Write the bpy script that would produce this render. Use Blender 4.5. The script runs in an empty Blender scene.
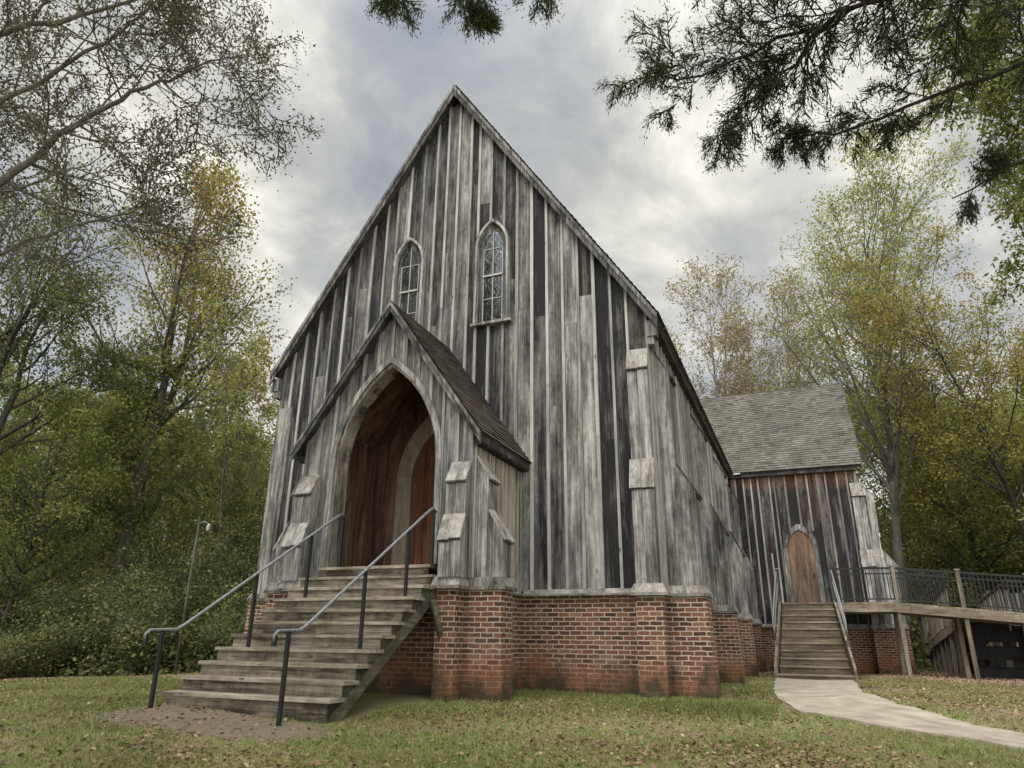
import bpy, math, random
import numpy as np
from mathutils import Vector, Matrix
random.seed(7); RNG = np.random.default_rng(11)
S = bpy.context.scene
COL = S.collection
# ------------------------------------------------------------------ camera
cd = bpy.data.cameras.new('camera'); co = bpy.data.objects.new('camera', cd); COL.objects.link(co)
cd.sensor_width = 36; cd.lens = 700.169/1024*36; cd.clip_end = 800; cd.clip_start = .05
cd.shift_x = .00778; cd.shift_y = .00678
Rr = Vector((.92334752, .38375012, .0128534)); Uu = Vector((.1192061, -.31832365, .94045732)); Ff = Vector((-.36499215, .86683672, .3396687))
co.matrix_world = Matrix(((Rr.x, Uu.x, -Ff.x, 6.589827), (Rr.y, Uu.y, -Ff.y, -12.482899), (Rr.z, Uu.z, -Ff.z, .760587), (0, 0, 0, 1)))
S.camera = co
# ------------------------------------------------------------------ light
SUN_EL, SUN_AZ = math.radians(48), math.radians(200)      # azimuth clockwise from +y
W = bpy.data.worlds.new('World'); S.world = W; W.use_nodes = True
nt = W.node_tree; N = nt.nodes; L = nt.links
for n in list(N): N.remove(n)
def wn(t, **k):
    n = N.new(t)
    for a, b in k.items(): setattr(n, a, b)
    return n
out = wn('ShaderNodeOutputWorld'); bg = wn('ShaderNodeBackground'); bg.inputs['Strength'].default_value = .1
sky = wn('ShaderNodeTexSky'); sky.sky_type = 'NISHITA'; sky.sun_disc = False; sky.sun_elevation = SUN_EL; sky.sun_rotation = SUN_AZ
tc = wn('ShaderNodeTexCoord')
# clouds: the view direction projected on a flat cloud layer
sep = wn('ShaderNodeSeparateXYZ'); L.new(tc.outputs['Generated'], sep.inputs[0])
mx = wn('ShaderNodeMath', operation='MAXIMUM'); L.new(sep.outputs['Z'], mx.inputs[0]); mx.inputs[1].default_value = 0
ad = wn('ShaderNodeMath', operation='ADD'); L.new(mx.outputs[0], ad.inputs[0]); ad.inputs[1].default_value = .38
dx = wn('ShaderNodeMath', operation='DIVIDE'); L.new(sep.outputs['X'], dx.inputs[0]); L.new(ad.outputs[0], dx.inputs[1])
dy = wn('ShaderNodeMath', operation='DIVIDE'); L.new(sep.outputs['Y'], dy.inputs[0]); L.new(ad.outputs[0], dy.inputs[1])
cv = wn('ShaderNodeCombineXYZ'); L.new(dx.outputs[0], cv.inputs[0]); L.new(dy.outputs[0], cv.inputs[1])
def wnoise(scale, det, rough, off, dist=0):
    m = wn('ShaderNodeVectorMath', operation='ADD'); L.new(cv.outputs[0], m.inputs[0]); m.inputs[1].default_value = off
    n = wn('ShaderNodeTexNoise'); n.inputs['Scale'].default_value = scale; n.inputs['Detail'].default_value = det
    n.inputs['Roughness'].default_value = rough; n.inputs['Distortion'].default_value = dist
    L.new(m.outputs[0], n.inputs['Vector']); return n.outputs['Fac']
def wramp(src, pts):
    r = wn('ShaderNodeValToRGB'); e = r.color_ramp.elements
    while len(e) > 1: e.remove(e[-1])
    e[0].position = pts[0][0]; e[0].color = (*pts[0][1], 1)
    for p, c in pts[1:]: x = e.new(p); x.color = (*c, 1)
    L.new(src, r.inputs[0]); return r.outputs[0]
big = wnoise(1.5, 7, .55, (3.1, 1.7, 0), .3); fine = wnoise(4.2, 8, .6, (7.7, 2.4, 1), .4)
mixf = wn('ShaderNodeMath', operation='MULTIPLY_ADD'); L.new(fine, mixf.inputs[0]); mixf.inputs[1].default_value = .38
m2 = wn('ShaderNodeMath', operation='MULTIPLY'); L.new(big, m2.inputs[0]); m2.inputs[1].default_value = .62; L.new(m2.outputs[0], mixf.inputs[2])
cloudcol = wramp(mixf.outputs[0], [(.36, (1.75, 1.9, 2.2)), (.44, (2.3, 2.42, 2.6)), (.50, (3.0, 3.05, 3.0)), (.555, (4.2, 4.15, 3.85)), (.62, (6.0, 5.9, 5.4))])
# brighter towards the horizon (thin cloud there), extra gain high up and behind the camera added to light the facade
def mathn(op, a, b):
    n = wn('ShaderNodeMath', operation=op)
    for i, v in enumerate((a, b)):
        if hasattr(v, 'links'): L.new(v, n.inputs[i])
        else: n.inputs[i].default_value = v
    return n.outputs[0]
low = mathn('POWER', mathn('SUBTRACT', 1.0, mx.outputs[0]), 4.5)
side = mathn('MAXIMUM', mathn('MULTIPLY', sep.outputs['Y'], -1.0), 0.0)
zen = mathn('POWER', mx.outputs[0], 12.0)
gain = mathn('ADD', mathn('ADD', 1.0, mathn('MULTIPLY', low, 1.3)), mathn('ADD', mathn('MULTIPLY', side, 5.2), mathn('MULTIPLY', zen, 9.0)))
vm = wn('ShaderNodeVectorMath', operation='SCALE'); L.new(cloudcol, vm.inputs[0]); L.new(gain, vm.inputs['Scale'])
mask = wramp(wnoise(2.3, 5, .5, (1.3, 9.1, 4), .2), [(.24, (.2, .2, .2)), (.36, (.95, .95, .95)), (.5, (1, 1, 1))])
mm = wn('ShaderNodeMix', data_type='RGBA'); L.new(mask, mm.inputs['Factor'])
skg = wn('ShaderNodeVectorMath', operation='SCALE'); L.new(sky.outputs[0], skg.inputs[0]); skg.inputs['Scale'].default_value = 1.1
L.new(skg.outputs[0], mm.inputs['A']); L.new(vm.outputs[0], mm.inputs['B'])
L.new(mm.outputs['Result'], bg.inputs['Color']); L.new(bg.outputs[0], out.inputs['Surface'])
sd = bpy.data.lights.new('fill_sun', 'SUN'); sd.energy = 1.6; sd.angle = math.radians(28); sd.color = (1, .97, .92)  # soft fill added from behind the camera to brighten the front, opposite the sky glow
so = bpy.data.objects.new('fill_sun', sd); COL.objects.link(so)
sdir = Vector((math.sin(SUN_AZ)*math.cos(SUN_EL), math.cos(SUN_AZ)*math.cos(SUN_EL), math.sin(SUN_EL)))
so.rotation_euler = sdir.to_track_quat('Z', 'Y').to_euler(); so.location = (0, -20, 30)
S.view_settings.view_transform = 'Standard'; S.view_settings.look = 'None'; S.view_settings.gamma = 1
S.view_settings.exposure = .80
S.render.engine = 'CYCLES'
S.cycles.max_bounces = 6; S.cycles.diffuse_bounces = 3; S.cycles.transparent_max_bounces = 8

# ------------------------------------------------------------------ materials
class NB:
    def __init__(s, name):
        s.m = bpy.data.materials.new(name); s.m.use_nodes = True; s.t = s.m.node_tree; s.n = s.t.nodes; s.l = s.t.links
        s.b = s.n['Principled BSDF']; s.b.inputs['Specular IOR Level'].default_value = .25
    def new(s, t, **k):
        n = s.n.new(t)
        for a, b in k.items(): setattr(n, a, b)
        return n
    def put(s, sock, v):
        if hasattr(v, 'links'): s.l.new(v, sock)
        elif isinstance(v, (tuple, list)) and len(v) == 3 and sock.type == 'RGBA': sock.default_value = (*v, 1)
        else: sock.default_value = v
    def math(s, op, a, b=0.0, c=None, clamp=False):
        n = s.new('ShaderNodeMath', operation=op); n.use_clamp = clamp
        s.put(n.inputs[0], a); s.put(n.inputs[1], b)
        if c is not None: s.put(n.inputs[2], c)
        return n.outputs[0]
    def coord(s): return s.new('ShaderNodeTexCoord').outputs['Object']
    def pos(s): return s.new('ShaderNodeNewGeometry').outputs['Position']
    def attr(s):
        a = s.new('ShaderNodeAttribute'); a.attribute_name = 'tone'
        q = s.new('ShaderNodeSeparateColor'); s.l.new(a.outputs['Color'], q.inputs[0]); s.alpha = a.outputs['Alpha']; return q.outputs[0], q.outputs[1], q.outputs[2]
    def scale(s, v, sc, off=None):
        m = s.new('ShaderNodeMapping'); s.l.new(v, m.inputs[0]); m.inputs['Scale'].default_value = sc
        if off is not None: s.put(m.inputs['Location'], off)
        return m.outputs[0]
    def noise(s, v, scale=1, det=3, rough=.5, dist=0):
        n = s.new('ShaderNodeTexNoise'); s.l.new(v, n.inputs['Vector']); n.inputs['Scale'].default_value = scale
        n.inputs['Detail'].default_value = det; n.inputs['Roughness'].default_value = rough; n.inputs['Distortion'].default_value = dist
        return n.outputs['Fac']
    def ramp(s, f, pts, interp='LINEAR'):
        r = s.new('ShaderNodeValToRGB'); r.color_ramp.interpolation = interp; e = r.color_ramp.elements
        while len(e) > 1: e.remove(e[-1])
        g = lambda c: (c, c, c, 1) if isinstance(c, (int, float)) else (*c, 1)
        e[0].position = pts[0][0]; e[0].color = g(pts[0][1])
        for p, c in pts[1:]: e.new(p).color = g(c)
        s.l.new(f, r.inputs[0]); return r.outputs[0]
    def mix(s, f, a, b, bt='MIX'):
        n = s.new('ShaderNodeMix', data_type='RGBA', blend_type=bt); s.put(n.inputs['Factor'], f); s.put(n.inputs['A'], a); s.put(n.inputs['B'], b)
        return n.outputs['Result']
    def comb(s, x, y, z):
        n = s.new('ShaderNodeCombineXYZ'); s.put(n.inputs[0], x); s.put(n.inputs[1], y); s.put(n.inputs[2], z); return n.outputs[0]
    def bump(s, h, strength=.3, dist=.02):
        n = s.new('ShaderNodeBump'); n.inputs['Strength'].default_value = strength; n.inputs['Distance'].default_value = dist
        s.l.new(h, n.inputs['Height']); s.l.new(n.outputs[0], s.b.inputs['Normal'])
    def done(s, col, rough=.85):
        s.put(s.b.inputs['Base Color'], col); s.put(s.b.inputs['Roughness'], rough); return s.m

def wood_mat(name, dark, mid, light, gain=1.0, brown=.25, browncol=(.13, .075, .045), grainaxis='z', contrast=1.0, moss=0):
    b = NB(name); tone, seed, ex = b.attr(); P = b.coord()
    so_ = b.math('MULTIPLY', seed, 37.0)
    off = b.comb(so_, b.math('MULTIPLY', seed, 91.0), b.math('MULTIPLY', seed, 53.0))
    sc = {'z': (42, 42, .5), 'x': (.8, 22, 22), 'y': (22, .8, 22)}[grainaxis]
    sc2 = {'z': (95, 95, 1.6), 'x': (2.5, 70, 70), 'y': (70, 2.5, 70)}[grainaxis]
    sc3 = {'z': (5, 5, .8), 'x': (1.2, 4, 4), 'y': (4, 1.2, 4)}[grainaxis]
    g1 = b.noise(b.scale(P, sc, off), 1, 4, .6); g2 = b.noise(b.scale(P, sc2, off), 1, 3, .6)
    bl = b.noise(b.scale(P, sc3, off), 1, 4, .65, .4); sp = b.noise(b.scale(P, (9, 9, 5), off), 1, 5, .7)
    sc4 = {'z': (13, 13, .4), 'x': (.5, 10, 10), 'y': (10, .5, 10)}[grainaxis]; sc5 = {'z': (3.2, 3.2, .35), 'x': (.5, 3, 3), 'y': (3, .5, 3)}[grainaxis]
    silver = b.ramp(b.noise(b.scale(P, sc4, off), 1, 5, .65, .2), [(.52, 0), (.68, 1)]); stain = b.ramp(b.noise(b.scale(P, sc5, off), 1, 5, .6, .3), [(.48, 0), (.7, 1)])
    k_ = b.math('MULTIPLY', b.math('SUBTRACT', g1, .5), .9*contrast)
    k_ = b.math('ADD', k_, b.math('MULTIPLY', silver, .2*contrast)); k_ = b.math('SUBTRACT', k_, b.math('MULTIPLY', stain, .36*contrast))
    k_ = b.math('ADD', k_, b.math('MULTIPLY', b.math('SUBTRACT', g2, .5), .55*contrast))
    k_ = b.math('ADD', k_, b.math('MULTIPLY', b.math('SUBTRACT', bl, .5), 1.3*contrast))
    k_ = b.math('ADD', k_, b.math('MULTIPLY', b.math('SUBTRACT', sp, .5), .65*contrast))
    v = b.math('ADD', tone, b.math('MULTIPLY', k_, b.alpha), clamp=True)
    c = b.ramp(v, [(0, dark), (.45, mid), (1, light)])
    # knots
    vo = b.new('ShaderNodeTexVoronoi'); b.l.new(b.scale(P, {'z': (3.3, 3.3, 1.15), 'x': (1.2, 3, 3), 'y': (3, 1.2, 3)}[grainaxis], off), vo.inputs['Vector']); vo.inputs['Scale'].default_value = 1
    kn = b.ramp(vo.outputs['Distance'], [(.0, 1), (.045, .9), (.075, 0)])
    c = b.mix(b.math('MULTIPLY', kn, .75), c, tuple(x*.7 for x in dark))
    # remaining brown where the weather has not silvered the wood (extra channel) and faint brown patches
    bm = b.math('MULTIPLY', b.ramp(b.noise(b.scale(P, (2.2, 2.2, .6), off), 1, 4, .6), [(.5, 0), (.72, 1)]), brown)
    bm = b.math('MAXIMUM', bm, b.math('MULTIPLY', ex, b.ramp(b.noise(b.scale(P, (9, 9, 1.0), off), 1, 4, .6), [(.3, .3), (.6, 1)])))
    c = b.mix(bm, c, b.mix(v, tuple(x*.45 for x in browncol), tuple(x*1.7 for x in browncol)))
    if moss:
        mz = b.ramp(b.noise(b.scale(P, (5, 5, 5)), 1, 5, .7), [(.5, 0), (.65, 1)])
        c = b.mix(b.math('MULTIPLY', mz, moss), c, (.05, .06, .02))
    h = b.math('ADD', b.math('MULTIPLY', g1, .6), b.math('MULTIPLY', g2, .5))
    b.bump(h, .7, .012)
    return b.done(c, .88)

M = {}
G_D, G_M, G_L = (.012, .012, .0125), (.115, .112, .105), (.43, .415, .38)
M['wood'] = wood_mat('weathered_boards', G_D, G_M, G_L, brown=.2)
M['wood_eave'] = wood_mat('boards_rusty_under_eave', G_D, G_M, G_L, brown=.2, browncol=(.30, .115, .045))
M['wood_dark'] = wood_mat('dark_boards', (.018, .018, .018), (.07, .066, .06), (.26, .25, .225), brown=.35)
M['cap'] = wood_mat('weathered_caps', (.03, .027, .023), (.155, .146, .13), (.38, .36, .325), brown=.4, contrast=1.0)
M['trimwood'] = wood_mat('trim_boards', (.035, .03, .026), (.24, .215, .175), (.46, .43, .37), brown=.35, browncol=(.16, .12, .08))
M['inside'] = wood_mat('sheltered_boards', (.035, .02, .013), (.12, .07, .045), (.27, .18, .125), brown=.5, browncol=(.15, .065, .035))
M['side_door'] = wood_mat('side_door_boards', (.02, .014, .010), (.085, .056, .038), (.22, .17, .13), brown=.5, browncol=(.095, .046, .026))
M['door'] = wood_mat('door_boards', (.03, .012, .008), (.105, .042, .025), (.22, .10, .06), brown=.5, browncol=(.22, .07, .03))
M['tan'] = wood_mat('tan_trim', (.06, .048, .033), (.20, .165, .12), (.36, .32, .25), brown=.3, browncol=(.17, .13, .08), contrast=.7)
M['step'] = wood_mat('step_boards', (.036, .029, .021), (.195, .165, .125), (.42, .375, .305), brown=.4, browncol=(.09, .07, .045), grainaxis='x', contrast=1.0, moss=.18)
M['deck'] = wood_mat('deck_boards', (.035, .028, .02), (.135, .11, .08), (.32, .28, .22), brown=.4, browncol=(.13, .09, .05), grainaxis='x', contrast=.8)
M['post'] = wood_mat('deck_posts', (.03, .026, .021), (.10, .085, .066), (.26, .235, .19), brown=.5, browncol=(.13, .085, .05), contrast=.8)
M['mossy'] = wood_mat('mossy_stringer', (.02, .018, .014), (.07, .065, .045), (.2, .19, .14), brown=.3, grainaxis='y', moss=.9)

def brick_mat():
    b = NB('red_brick'); P = b.pos(); g = b.new('ShaderNodeNewGeometry'); nn = b.new('ShaderNodeSeparateXYZ'); b.l.new(g.outputs['True Normal'], nn.inputs[0])
    p = b.new('ShaderNodeSeparateXYZ'); b.l.new(P, p.inputs[0])
    ax = b.math('GREATER_THAN', b.math('ABSOLUTE', nn.outputs[0]), .5)
    w = b.new('ShaderNodeTexNoise'); b.l.new(P, w.inputs['Vector']); w.inputs['Scale'].default_value = 9
    wob = b.math('MULTIPLY', b.math('SUBTRACT', w.outputs['Fac'], .5), .026)
    u = b.math('ADD', b.math('MULTIPLY', p.outputs[1], ax), b.math('MULTIPLY', p.outputs[0], b.math('SUBTRACT', 1.0, ax)))
    u = b.math('ADD', b.math('ADD', u, wob), b.math('MULTIPLY', ax, .057))
    v = b.comb(u, b.math('ADD', p.outputs[2], wob), 0.0)
    br = b.new('ShaderNodeTexBrick'); b.l.new(v, br.inputs['Vector']); br.inputs['Scale'].default_value = 1
    br.inputs['Brick Width'].default_value = .212; br.inputs['Row Height'].default_value = .0765; br.inputs['Mortar Size'].default_value = .0105
    br.inputs['Mortar Smooth'].default_value = .25; br.inputs['Bias'].default_value = 0
    br.inputs['Color1'].default_value = (0, 0, 0, 1); br.inputs['Color2'].default_value = (1, 1, 1, 1); br.inputs['Mortar'].default_value = (.5, .5, .5, 1)
    bw = b.new('ShaderNodeRGBToBW'); b.l.new(br.outputs['Color'], bw.inputs[0])
    sp = b.noise(b.scale(P, (28, 28, 28)), 1, 5, .7)
    col = b.ramp(bw.outputs[0], [(0, (.05, .026, .019)), (.3, (.10, .045, .028)), (.6, (.155, .066, .039)), (.85, (.20, .092, .054)), (1, (.235, .135, .09))])
    col = b.mix(b.ramp(sp, [(.35, .6), (.65, 0)]), col, (.045, .022, .018))
    mort = b.mix(b.noise(b.scale(P, (7, 7, 7)), 1, 4, .6), (.22, .175, .13), (.46, .39, .31))
    z = p.outputs[2]
    big = b.noise(b.scale(P, (1.6, 1.6, 1.2)), 1, 5, .6)
    clay = b.ramp(b.math('ADD', z, b.math('MULTIPLY', b.math('SUBTRACT', big, .5), -1.5)), [(.25, 1), (.62, 0)])
    c = b.mix(br.outputs['Fac'], col, mort)
    c = b.mix(b.math('MULTIPLY', clay, .72), c, b.mix(sp, (.10, .035, .016), (.27, .115, .055)))
    mo = b.noise(b.scale(P, (2.3, 2.3, 1.8), (5, 3, 1)), 1, 5, .65)
    moss = b.ramp(b.math('ADD', z, b.math('MULTIPLY', b.math('SUBTRACT', mo, .5), -2.2)), [(.02, 1), (.42, 0)])
    c = b.mix(b.math('MULTIPLY', moss, .9), c, b.mix(sp, (.018, .016, .011), (.055, .05, .025)))
    pale = b.ramp(b.noise(b.scale(P, (1.1, 1.1, 1.4), (9, 1, 4)), 1, 5, .7), [(.56, 0), (.75, .3)])
    c = b.mix(pale, c, (.34, .29, .25))
    h = b.math('ADD', b.math('MULTIPLY', b.math('SUBTRACT', 1.0, br.outputs['Fac']), 1.0), b.math('MULTIPLY', sp, .5))
    b.bump(h, .9, .012); return b.done(c, .9)
M['brick'] = brick_mat()

def simple(name, c1, c2, scale=8, rough=.8, bump=.2, metal=0, det=5, spec=.25):
    b = NB(name); n = b.noise(b.coord(), scale, det, .65); b.b.inputs['Metallic'].default_value = metal; b.b.inputs['Specular IOR Level'].default_value = spec
    b.bump(n, bump, .01); return b.done(b.mix(b.ramp(n, [(.3, 0), (.7, 1)]), c1, c2), rough)
M['metal_black'] = simple('black_metal', (.008, .009, .009), (.022, .022, .021), 30, .6, .05, 0, spec=.2)
M['metal_grey'] = simple('grey_pipe', (.10, .105, .11), (.24, .245, .25), 25, .5, .05, .2, spec=.4)
M['muntin'] = simple('window_bars', (.22, .22, .20), (.42, .41, .38), 30, .6, .05)
M['galv'] = simple('flashing', (.30, .31, .32), (.5, .5, .5), 12, .5, .05, .3)
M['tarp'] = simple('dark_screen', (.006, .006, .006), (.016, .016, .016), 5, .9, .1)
M['concrete'] = simple('path_concrete', (.17, .145, .11), (.38, .335, .265), 2.6, .92, .25, det=12)

def shingle_mat(name, a, c_, d):
    b = NB(name); tone, seed, ex = b.attr(); sp = b.noise(b.coord(), 60, 4, .7); bl = b.noise(b.coord(), 1.3, 5, .6)
    v = b.math('ADD', tone, b.math('ADD', b.math('MULTIPLY', b.math('SUBTRACT', sp, .5), 1.3), b.math('MULTIPLY', b.math('SUBTRACT', bl, .5), .7)), clamp=True)
    b.bump(sp, .4, .006); return b.done(b.ramp(v, [(0, a), (.5, c_), (1, d)]), .95)
M['shingle'] = shingle_mat('grey_shingles', (.03, .027, .023), (.10, .092, .077), (.21, .195, .165))
M['shingle_old'] = shingle_mat('brown_shingles', (.022, .019, .016), (.070, .060, .048), (.16, .14, .115))

def glass_mat():
    b = NB('window_glass'); n = b.noise(b.scale(b.coord(), (7, 7, 5)), 1, 3, .6, .8)
    b.b.inputs['Specular IOR Level'].default_value = .9; b.b.inputs['IOR'].default_value = 1.6; b.bump(n, .10, .04)
    return b.done((.012, .013, .013), .04)
M['glass'] = glass_mat()

def bark_mat(name, c1, c2, c3):
    b = NB(name); P = b.coord(); n = b.noise(b.scale(P, (9, 9, 1.8)), 1, 5, .7, .3); m = b.noise(b.scale(P, (1.5, 1.5, 1.2)), 1, 4, .6)
    b.bump(n, .8, .04); return b.done(b.mix(b.ramp(m, [(.5, 0), (.68, .7)]), b.ramp(n, [(.3, c1), (.7, c2)]), c3), .95)
M['bark'] = bark_mat('grey_bark', (.035, .030, .025), (.13, .115, .10), (.10, .105, .075))
M['bark_pale'] = bark_mat('pale_bark', (.07, .065, .055), (.22, .205, .18), (.16, .16, .125))
M['bark_dark'] = bark_mat('dark_bark', (.018, .016, .013), (.07, .06, .05), (.05, .055, .035))

def leaf_mat(name, pts, trans=.35):
    b = NB(name); tone, seed, ex = b.attr()
    big = b.noise(b.coord(), .35, 3, .6)
    v = b.math('ADD', tone, b.math('MULTIPLY', b.math('SUBTRACT', big, .5), .9), clamp=True)
    c = b.ramp(v, pts)
    b.put(b.b.inputs['Base Color'], c); b.b.inputs['Roughness'].default_value = .6
    tr = b.new('ShaderNodeBsdfTranslucent'); b.l.new(c, tr.inputs['Color'])
    mx = b.new('ShaderNodeMixShader'); mx.inputs[0].default_value = trans
    b.l.new(b.b.outputs[0], mx.inputs[1]); b.l.new(tr.outputs[0], mx.inputs[2]); b.l.new(mx.outputs[0], b.n['Material Output'].inputs['Surface'])
    return b.m
M['leaf_olive'] = leaf_mat('olive_leaves', [(0, (.07, .085, .022)), (.35, (.17, .175, .04)), (.65, (.28, .235, .055)), (.85, (.27, .17, .055)), (1, (.22, .11, .05))], .45)
M['leaf_green'] = leaf_mat('green_leaves', [(0, (.04, .055, .022)), (.5, (.105, .13, .045)), (.85, (.19, .20, .065)), (1, (.26, .22, .08))], .5)
M['leaf_dark'] = leaf_mat('dark_green_leaves', [(0, (.010, .018, .008)), (.5, (.024, .038, .014)), (1, (.06, .07, .025))], .2)
M['leaf_yellow'] = leaf_mat('yellow_green_leaves', [(0, (.08, .105, .03)), (.5, (.20, .23, .06)), (.85, (.33, .32, .10)), (1, (.3, .22, .08))], .45)
M['leaf_rust'] = leaf_mat('rust_leaves', [(0, (.10, .08, .04)), (.5, (.20, .15, .065)), (.8, (.26, .22, .09)), (1, (.27, .16, .09))])
M['leaf_grey'] = leaf_mat('small_dull_leaves', [(0, (.045, .045, .028)), (.5, (.12, .115, .065)), (1, (.22, .19, .10))], .45)
M['leaf_bush'] = leaf_mat('shrub_leaves', [(0, (.045, .055, .02)), (.5, (.14, .16, .06)), (1, (.30, .30, .12))], .5)
M['needle'] = leaf_mat('cedar_scales', [(0, (.022, .032, .014)), (.5, (.055, .078, .026)), (1, (.14, .16, .05))], .5)
M['litter'] = leaf_mat('fallen_leaves', [(0, (.05, .03, .018)), (.4, (.15, .09, .05)), (.75, (.26, .18, .11)), (1, (.36, .28, .19))], .1)
M['blade'] = leaf_mat('grass_blades', [(0, (.09, .115, .03)), (.45, (.20, .235, .07)), (.75, (.32, .31, .13)), (1, (.46, .41, .25))], .4)

# ------------------------------------------------------------------ mesh helpers
class MB:
    def __init__(s): s.v = []; s.f = []; s.t = []
    def poly(s, pts, tone=.5, seed=0., ex=0.):
        k = len(s.v); s.v += [tuple(p) for p in pts]; s.f.append(tuple(range(k, k+len(pts)))); s.t += [(tone, seed, ex, 1)]*len(pts)
    def hexa(s, c, tone=.5, seed=None, ex=0.):
        """c: 8 corners, 0-3 bottom loop, 4-7 top loop"""
        seed = random.random() if seed is None else seed
        k = len(s.v); s.v += [tuple(p) for p in c]; s.t += [(tone, seed, ex, 1)]*8
        for f in ((3, 2, 1, 0), (4, 5, 6, 7), (0, 1, 5, 4), (1, 2, 6, 5), (2, 3, 7, 6), (3, 0, 4, 7)): s.f.append(tuple(k+i for i in f))
    def box(s, x0, x1, y0, y1, z0, z1, **k):
        s.hexa([(x0, y0, z0), (x1, y0, z0), (x1, y1, z0), (x0, y1, z0), (x0, y0, z1), (x1, y0, z1), (x1, y1, z1), (x0, y1, z1)], **k)
    def tbox(s, T, u0, u1, w0, w1, z0, z1, **k):
        s.hexa([T(u0, w1, z0), T(u1, w1, z0), T(u1, w0, z0), T(u0, w0, z0), T(u0, w1, z1), T(u1, w1, z1), T(u1, w0, z1), T(u0, w0, z1)], **k)
    def beam(s, a, b, w, h, up=(0, 0, 1), **k):
        a = Vector(a); b = Vector(b); d = (b-a).normalized(); r = d.cross(Vector(up))
        if r.length < 1e-4: r = Vector((1, 0, 0))
        r.normalize(); u = r.cross(d).normalized(); r = r*(w/2); u = u*(h/2)
        s.hexa([a-r-u, a+r-u, b+r-u, b-r-u, a-r+u, a+r+u, b+r+u, b-r+u], **k)
    def tube(s, pts, rad, n=8, tone=.5, seed=0., cap=True):
        pts = [Vector(p) for p in pts]; k0 = len(s.v); m = len(pts); ref = Vector((.3, .2, .93))
        rad = rad if isinstance(rad, (list, tuple)) else [rad]*m
        for i, p in enumerate(pts):
            d = (pts[min(i+1, m-1)]-pts[max(i-1, 0)]).normalized(); x = d.cross(ref)
            if x.length < .05: x = d.cross(Vector((1, 0, 0)))
            x.normalize(); y = d.cross(x)
            for j in range(n):
                a = 2*math.pi*j/n; s.v.append(tuple(p+(x*math.cos(a)+y*math.sin(a))*rad[i])); s.t.append((tone, seed, 0, 1))
        for i in range(m-1):
            for j in range(n):
                a = k0+i*n+j; b = k0+i*n+(j+1) % n; s.f.append((a, b, b+n, a+n))
        if cap:
            s.f.append(tuple(k0+j for j in reversed(range(n)))); s.f.append(tuple(k0+(m-1)*n+j for j in range(n)))
    def build(s, name, mat, parent=None, smooth=False):
        me = bpy.data.meshes.new(name); me.from_pydata(s.v, [], s.f)
        a = me.attributes.new('tone', 'FLOAT_COLOR', 'POINT'); a.data.foreach_set('color', np.array(s.t, dtype=np.float32).ravel())
        me.materials.append(mat if not isinstance(mat, str) else M[mat])
        if smooth: me.polygons.foreach_set('use_smooth', [True]*len(me.polygons))
        me.update(); o = bpy.data.objects.new(name, me); COL.objects.link(o)
        if parent is not None: o.parent = parent; o.matrix_parent_inverse = parent.matrix_world.inverted() if False else Matrix.Translation(-Vector(parent.location))
        return o
def np_mesh(name, V, F, tone, mat, parent=None):
    me = bpy.data.meshes.new(name); n = F.shape[1]
    me.vertices.add(len(V)); me.vertices.foreach_set('co', V.astype(np.float32).ravel())
    me.loops.add(F.size); me.loops.foreach_set('vertex_index', F.astype(np.int32).ravel())
    me.polygons.add(len(F)); me.polygons.foreach_set('loop_start', np.arange(0, F.size, n, dtype=np.int32))
    me.update(calc_edges=True)
    a = me.attributes.new('tone', 'FLOAT_COLOR', 'POINT'); t = np.zeros((len(V), 4), np.float32); t[:, 0] = tone; t[:, 1] = .5; t[:, 3] = 1
    a.data.foreach_set('color', t.ravel()); me.materials.append(M[mat]); me.validate()
    o = bpy.data.objects.new(name, me); COL.objects.link(o)
    if parent is not None: o.parent = parent
    return o
def empty(name, loc, label=None, cat=None, group=None):
    o = bpy.data.objects.new(name, None); COL.objects.link(o); o.location = loc; o.empty_display_size = .3
    if label: tag(o, label, cat, group)
    return o
def tag(o, label=None, cat=None, group=None, kind=None):
    if label: o['label'] = label
    if cat: o['category'] = cat
    if group: o['group'] = group
    if kind: o['kind'] = kind
    return o
def rnd(a, b): return random.uniform(a, b)

# ------------------------------------------------------------------ ground
def gh(x, y):
    x = np.asarray(x, float); y = np.asarray(y, float)
    t = .042*x-.056*y-.226; z = -.5*(t+np.sqrt(t*t+.01))
    dl = np.maximum(0, -5-x); z = z-.045*np.minimum(dl, 25)*(1-np.exp(-dl/4))
    r = np.hypot(x, y-5)
    lump = .03*np.sin(x*1.3+y*.7)*np.sin(y*.9-x*.4)+.015*np.sin(x*3.1+1)*np.sin(y*2.7)
    near = np.clip((np.hypot(np.maximum(np.abs(x)-4, 0), np.maximum(np.abs(y-10)-13, 0)))/3, 0, 1)
    return z+lump*near
def g1(x, y): return float(gh(x, y))
def axis_(lo, hi, c0, c1, fine_, n):
    a = list(np.arange(c0, c1, fine_)); 
    left = [c0-(c0-lo)*(i/n)**2.2 for i in range(n, 0, -1)]; right = [c1+(hi-c1)*(i/n)**2.2 for i in range(0, n+1)]
    return np.array(left+a+right)
gx = axis_(-300, 300, -14, 16, .3, 26); gy = axis_(-80, 400, -14, 18, .3, 26)
X, Y = np.meshgrid(gx, gy); Z = gh(X, Y); V = np.stack([X.ravel(), Y.ravel(), Z.ravel()], 1)
nx, ny = len(gx), len(gy); I = np.arange(nx*ny).reshape(ny, nx)
F = np.stack([I[:-1, :-1].ravel(), I[:-1, 1:].ravel(), I[1:, 1:].ravel(), I[1:, :-1].ravel()], 1)
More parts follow.
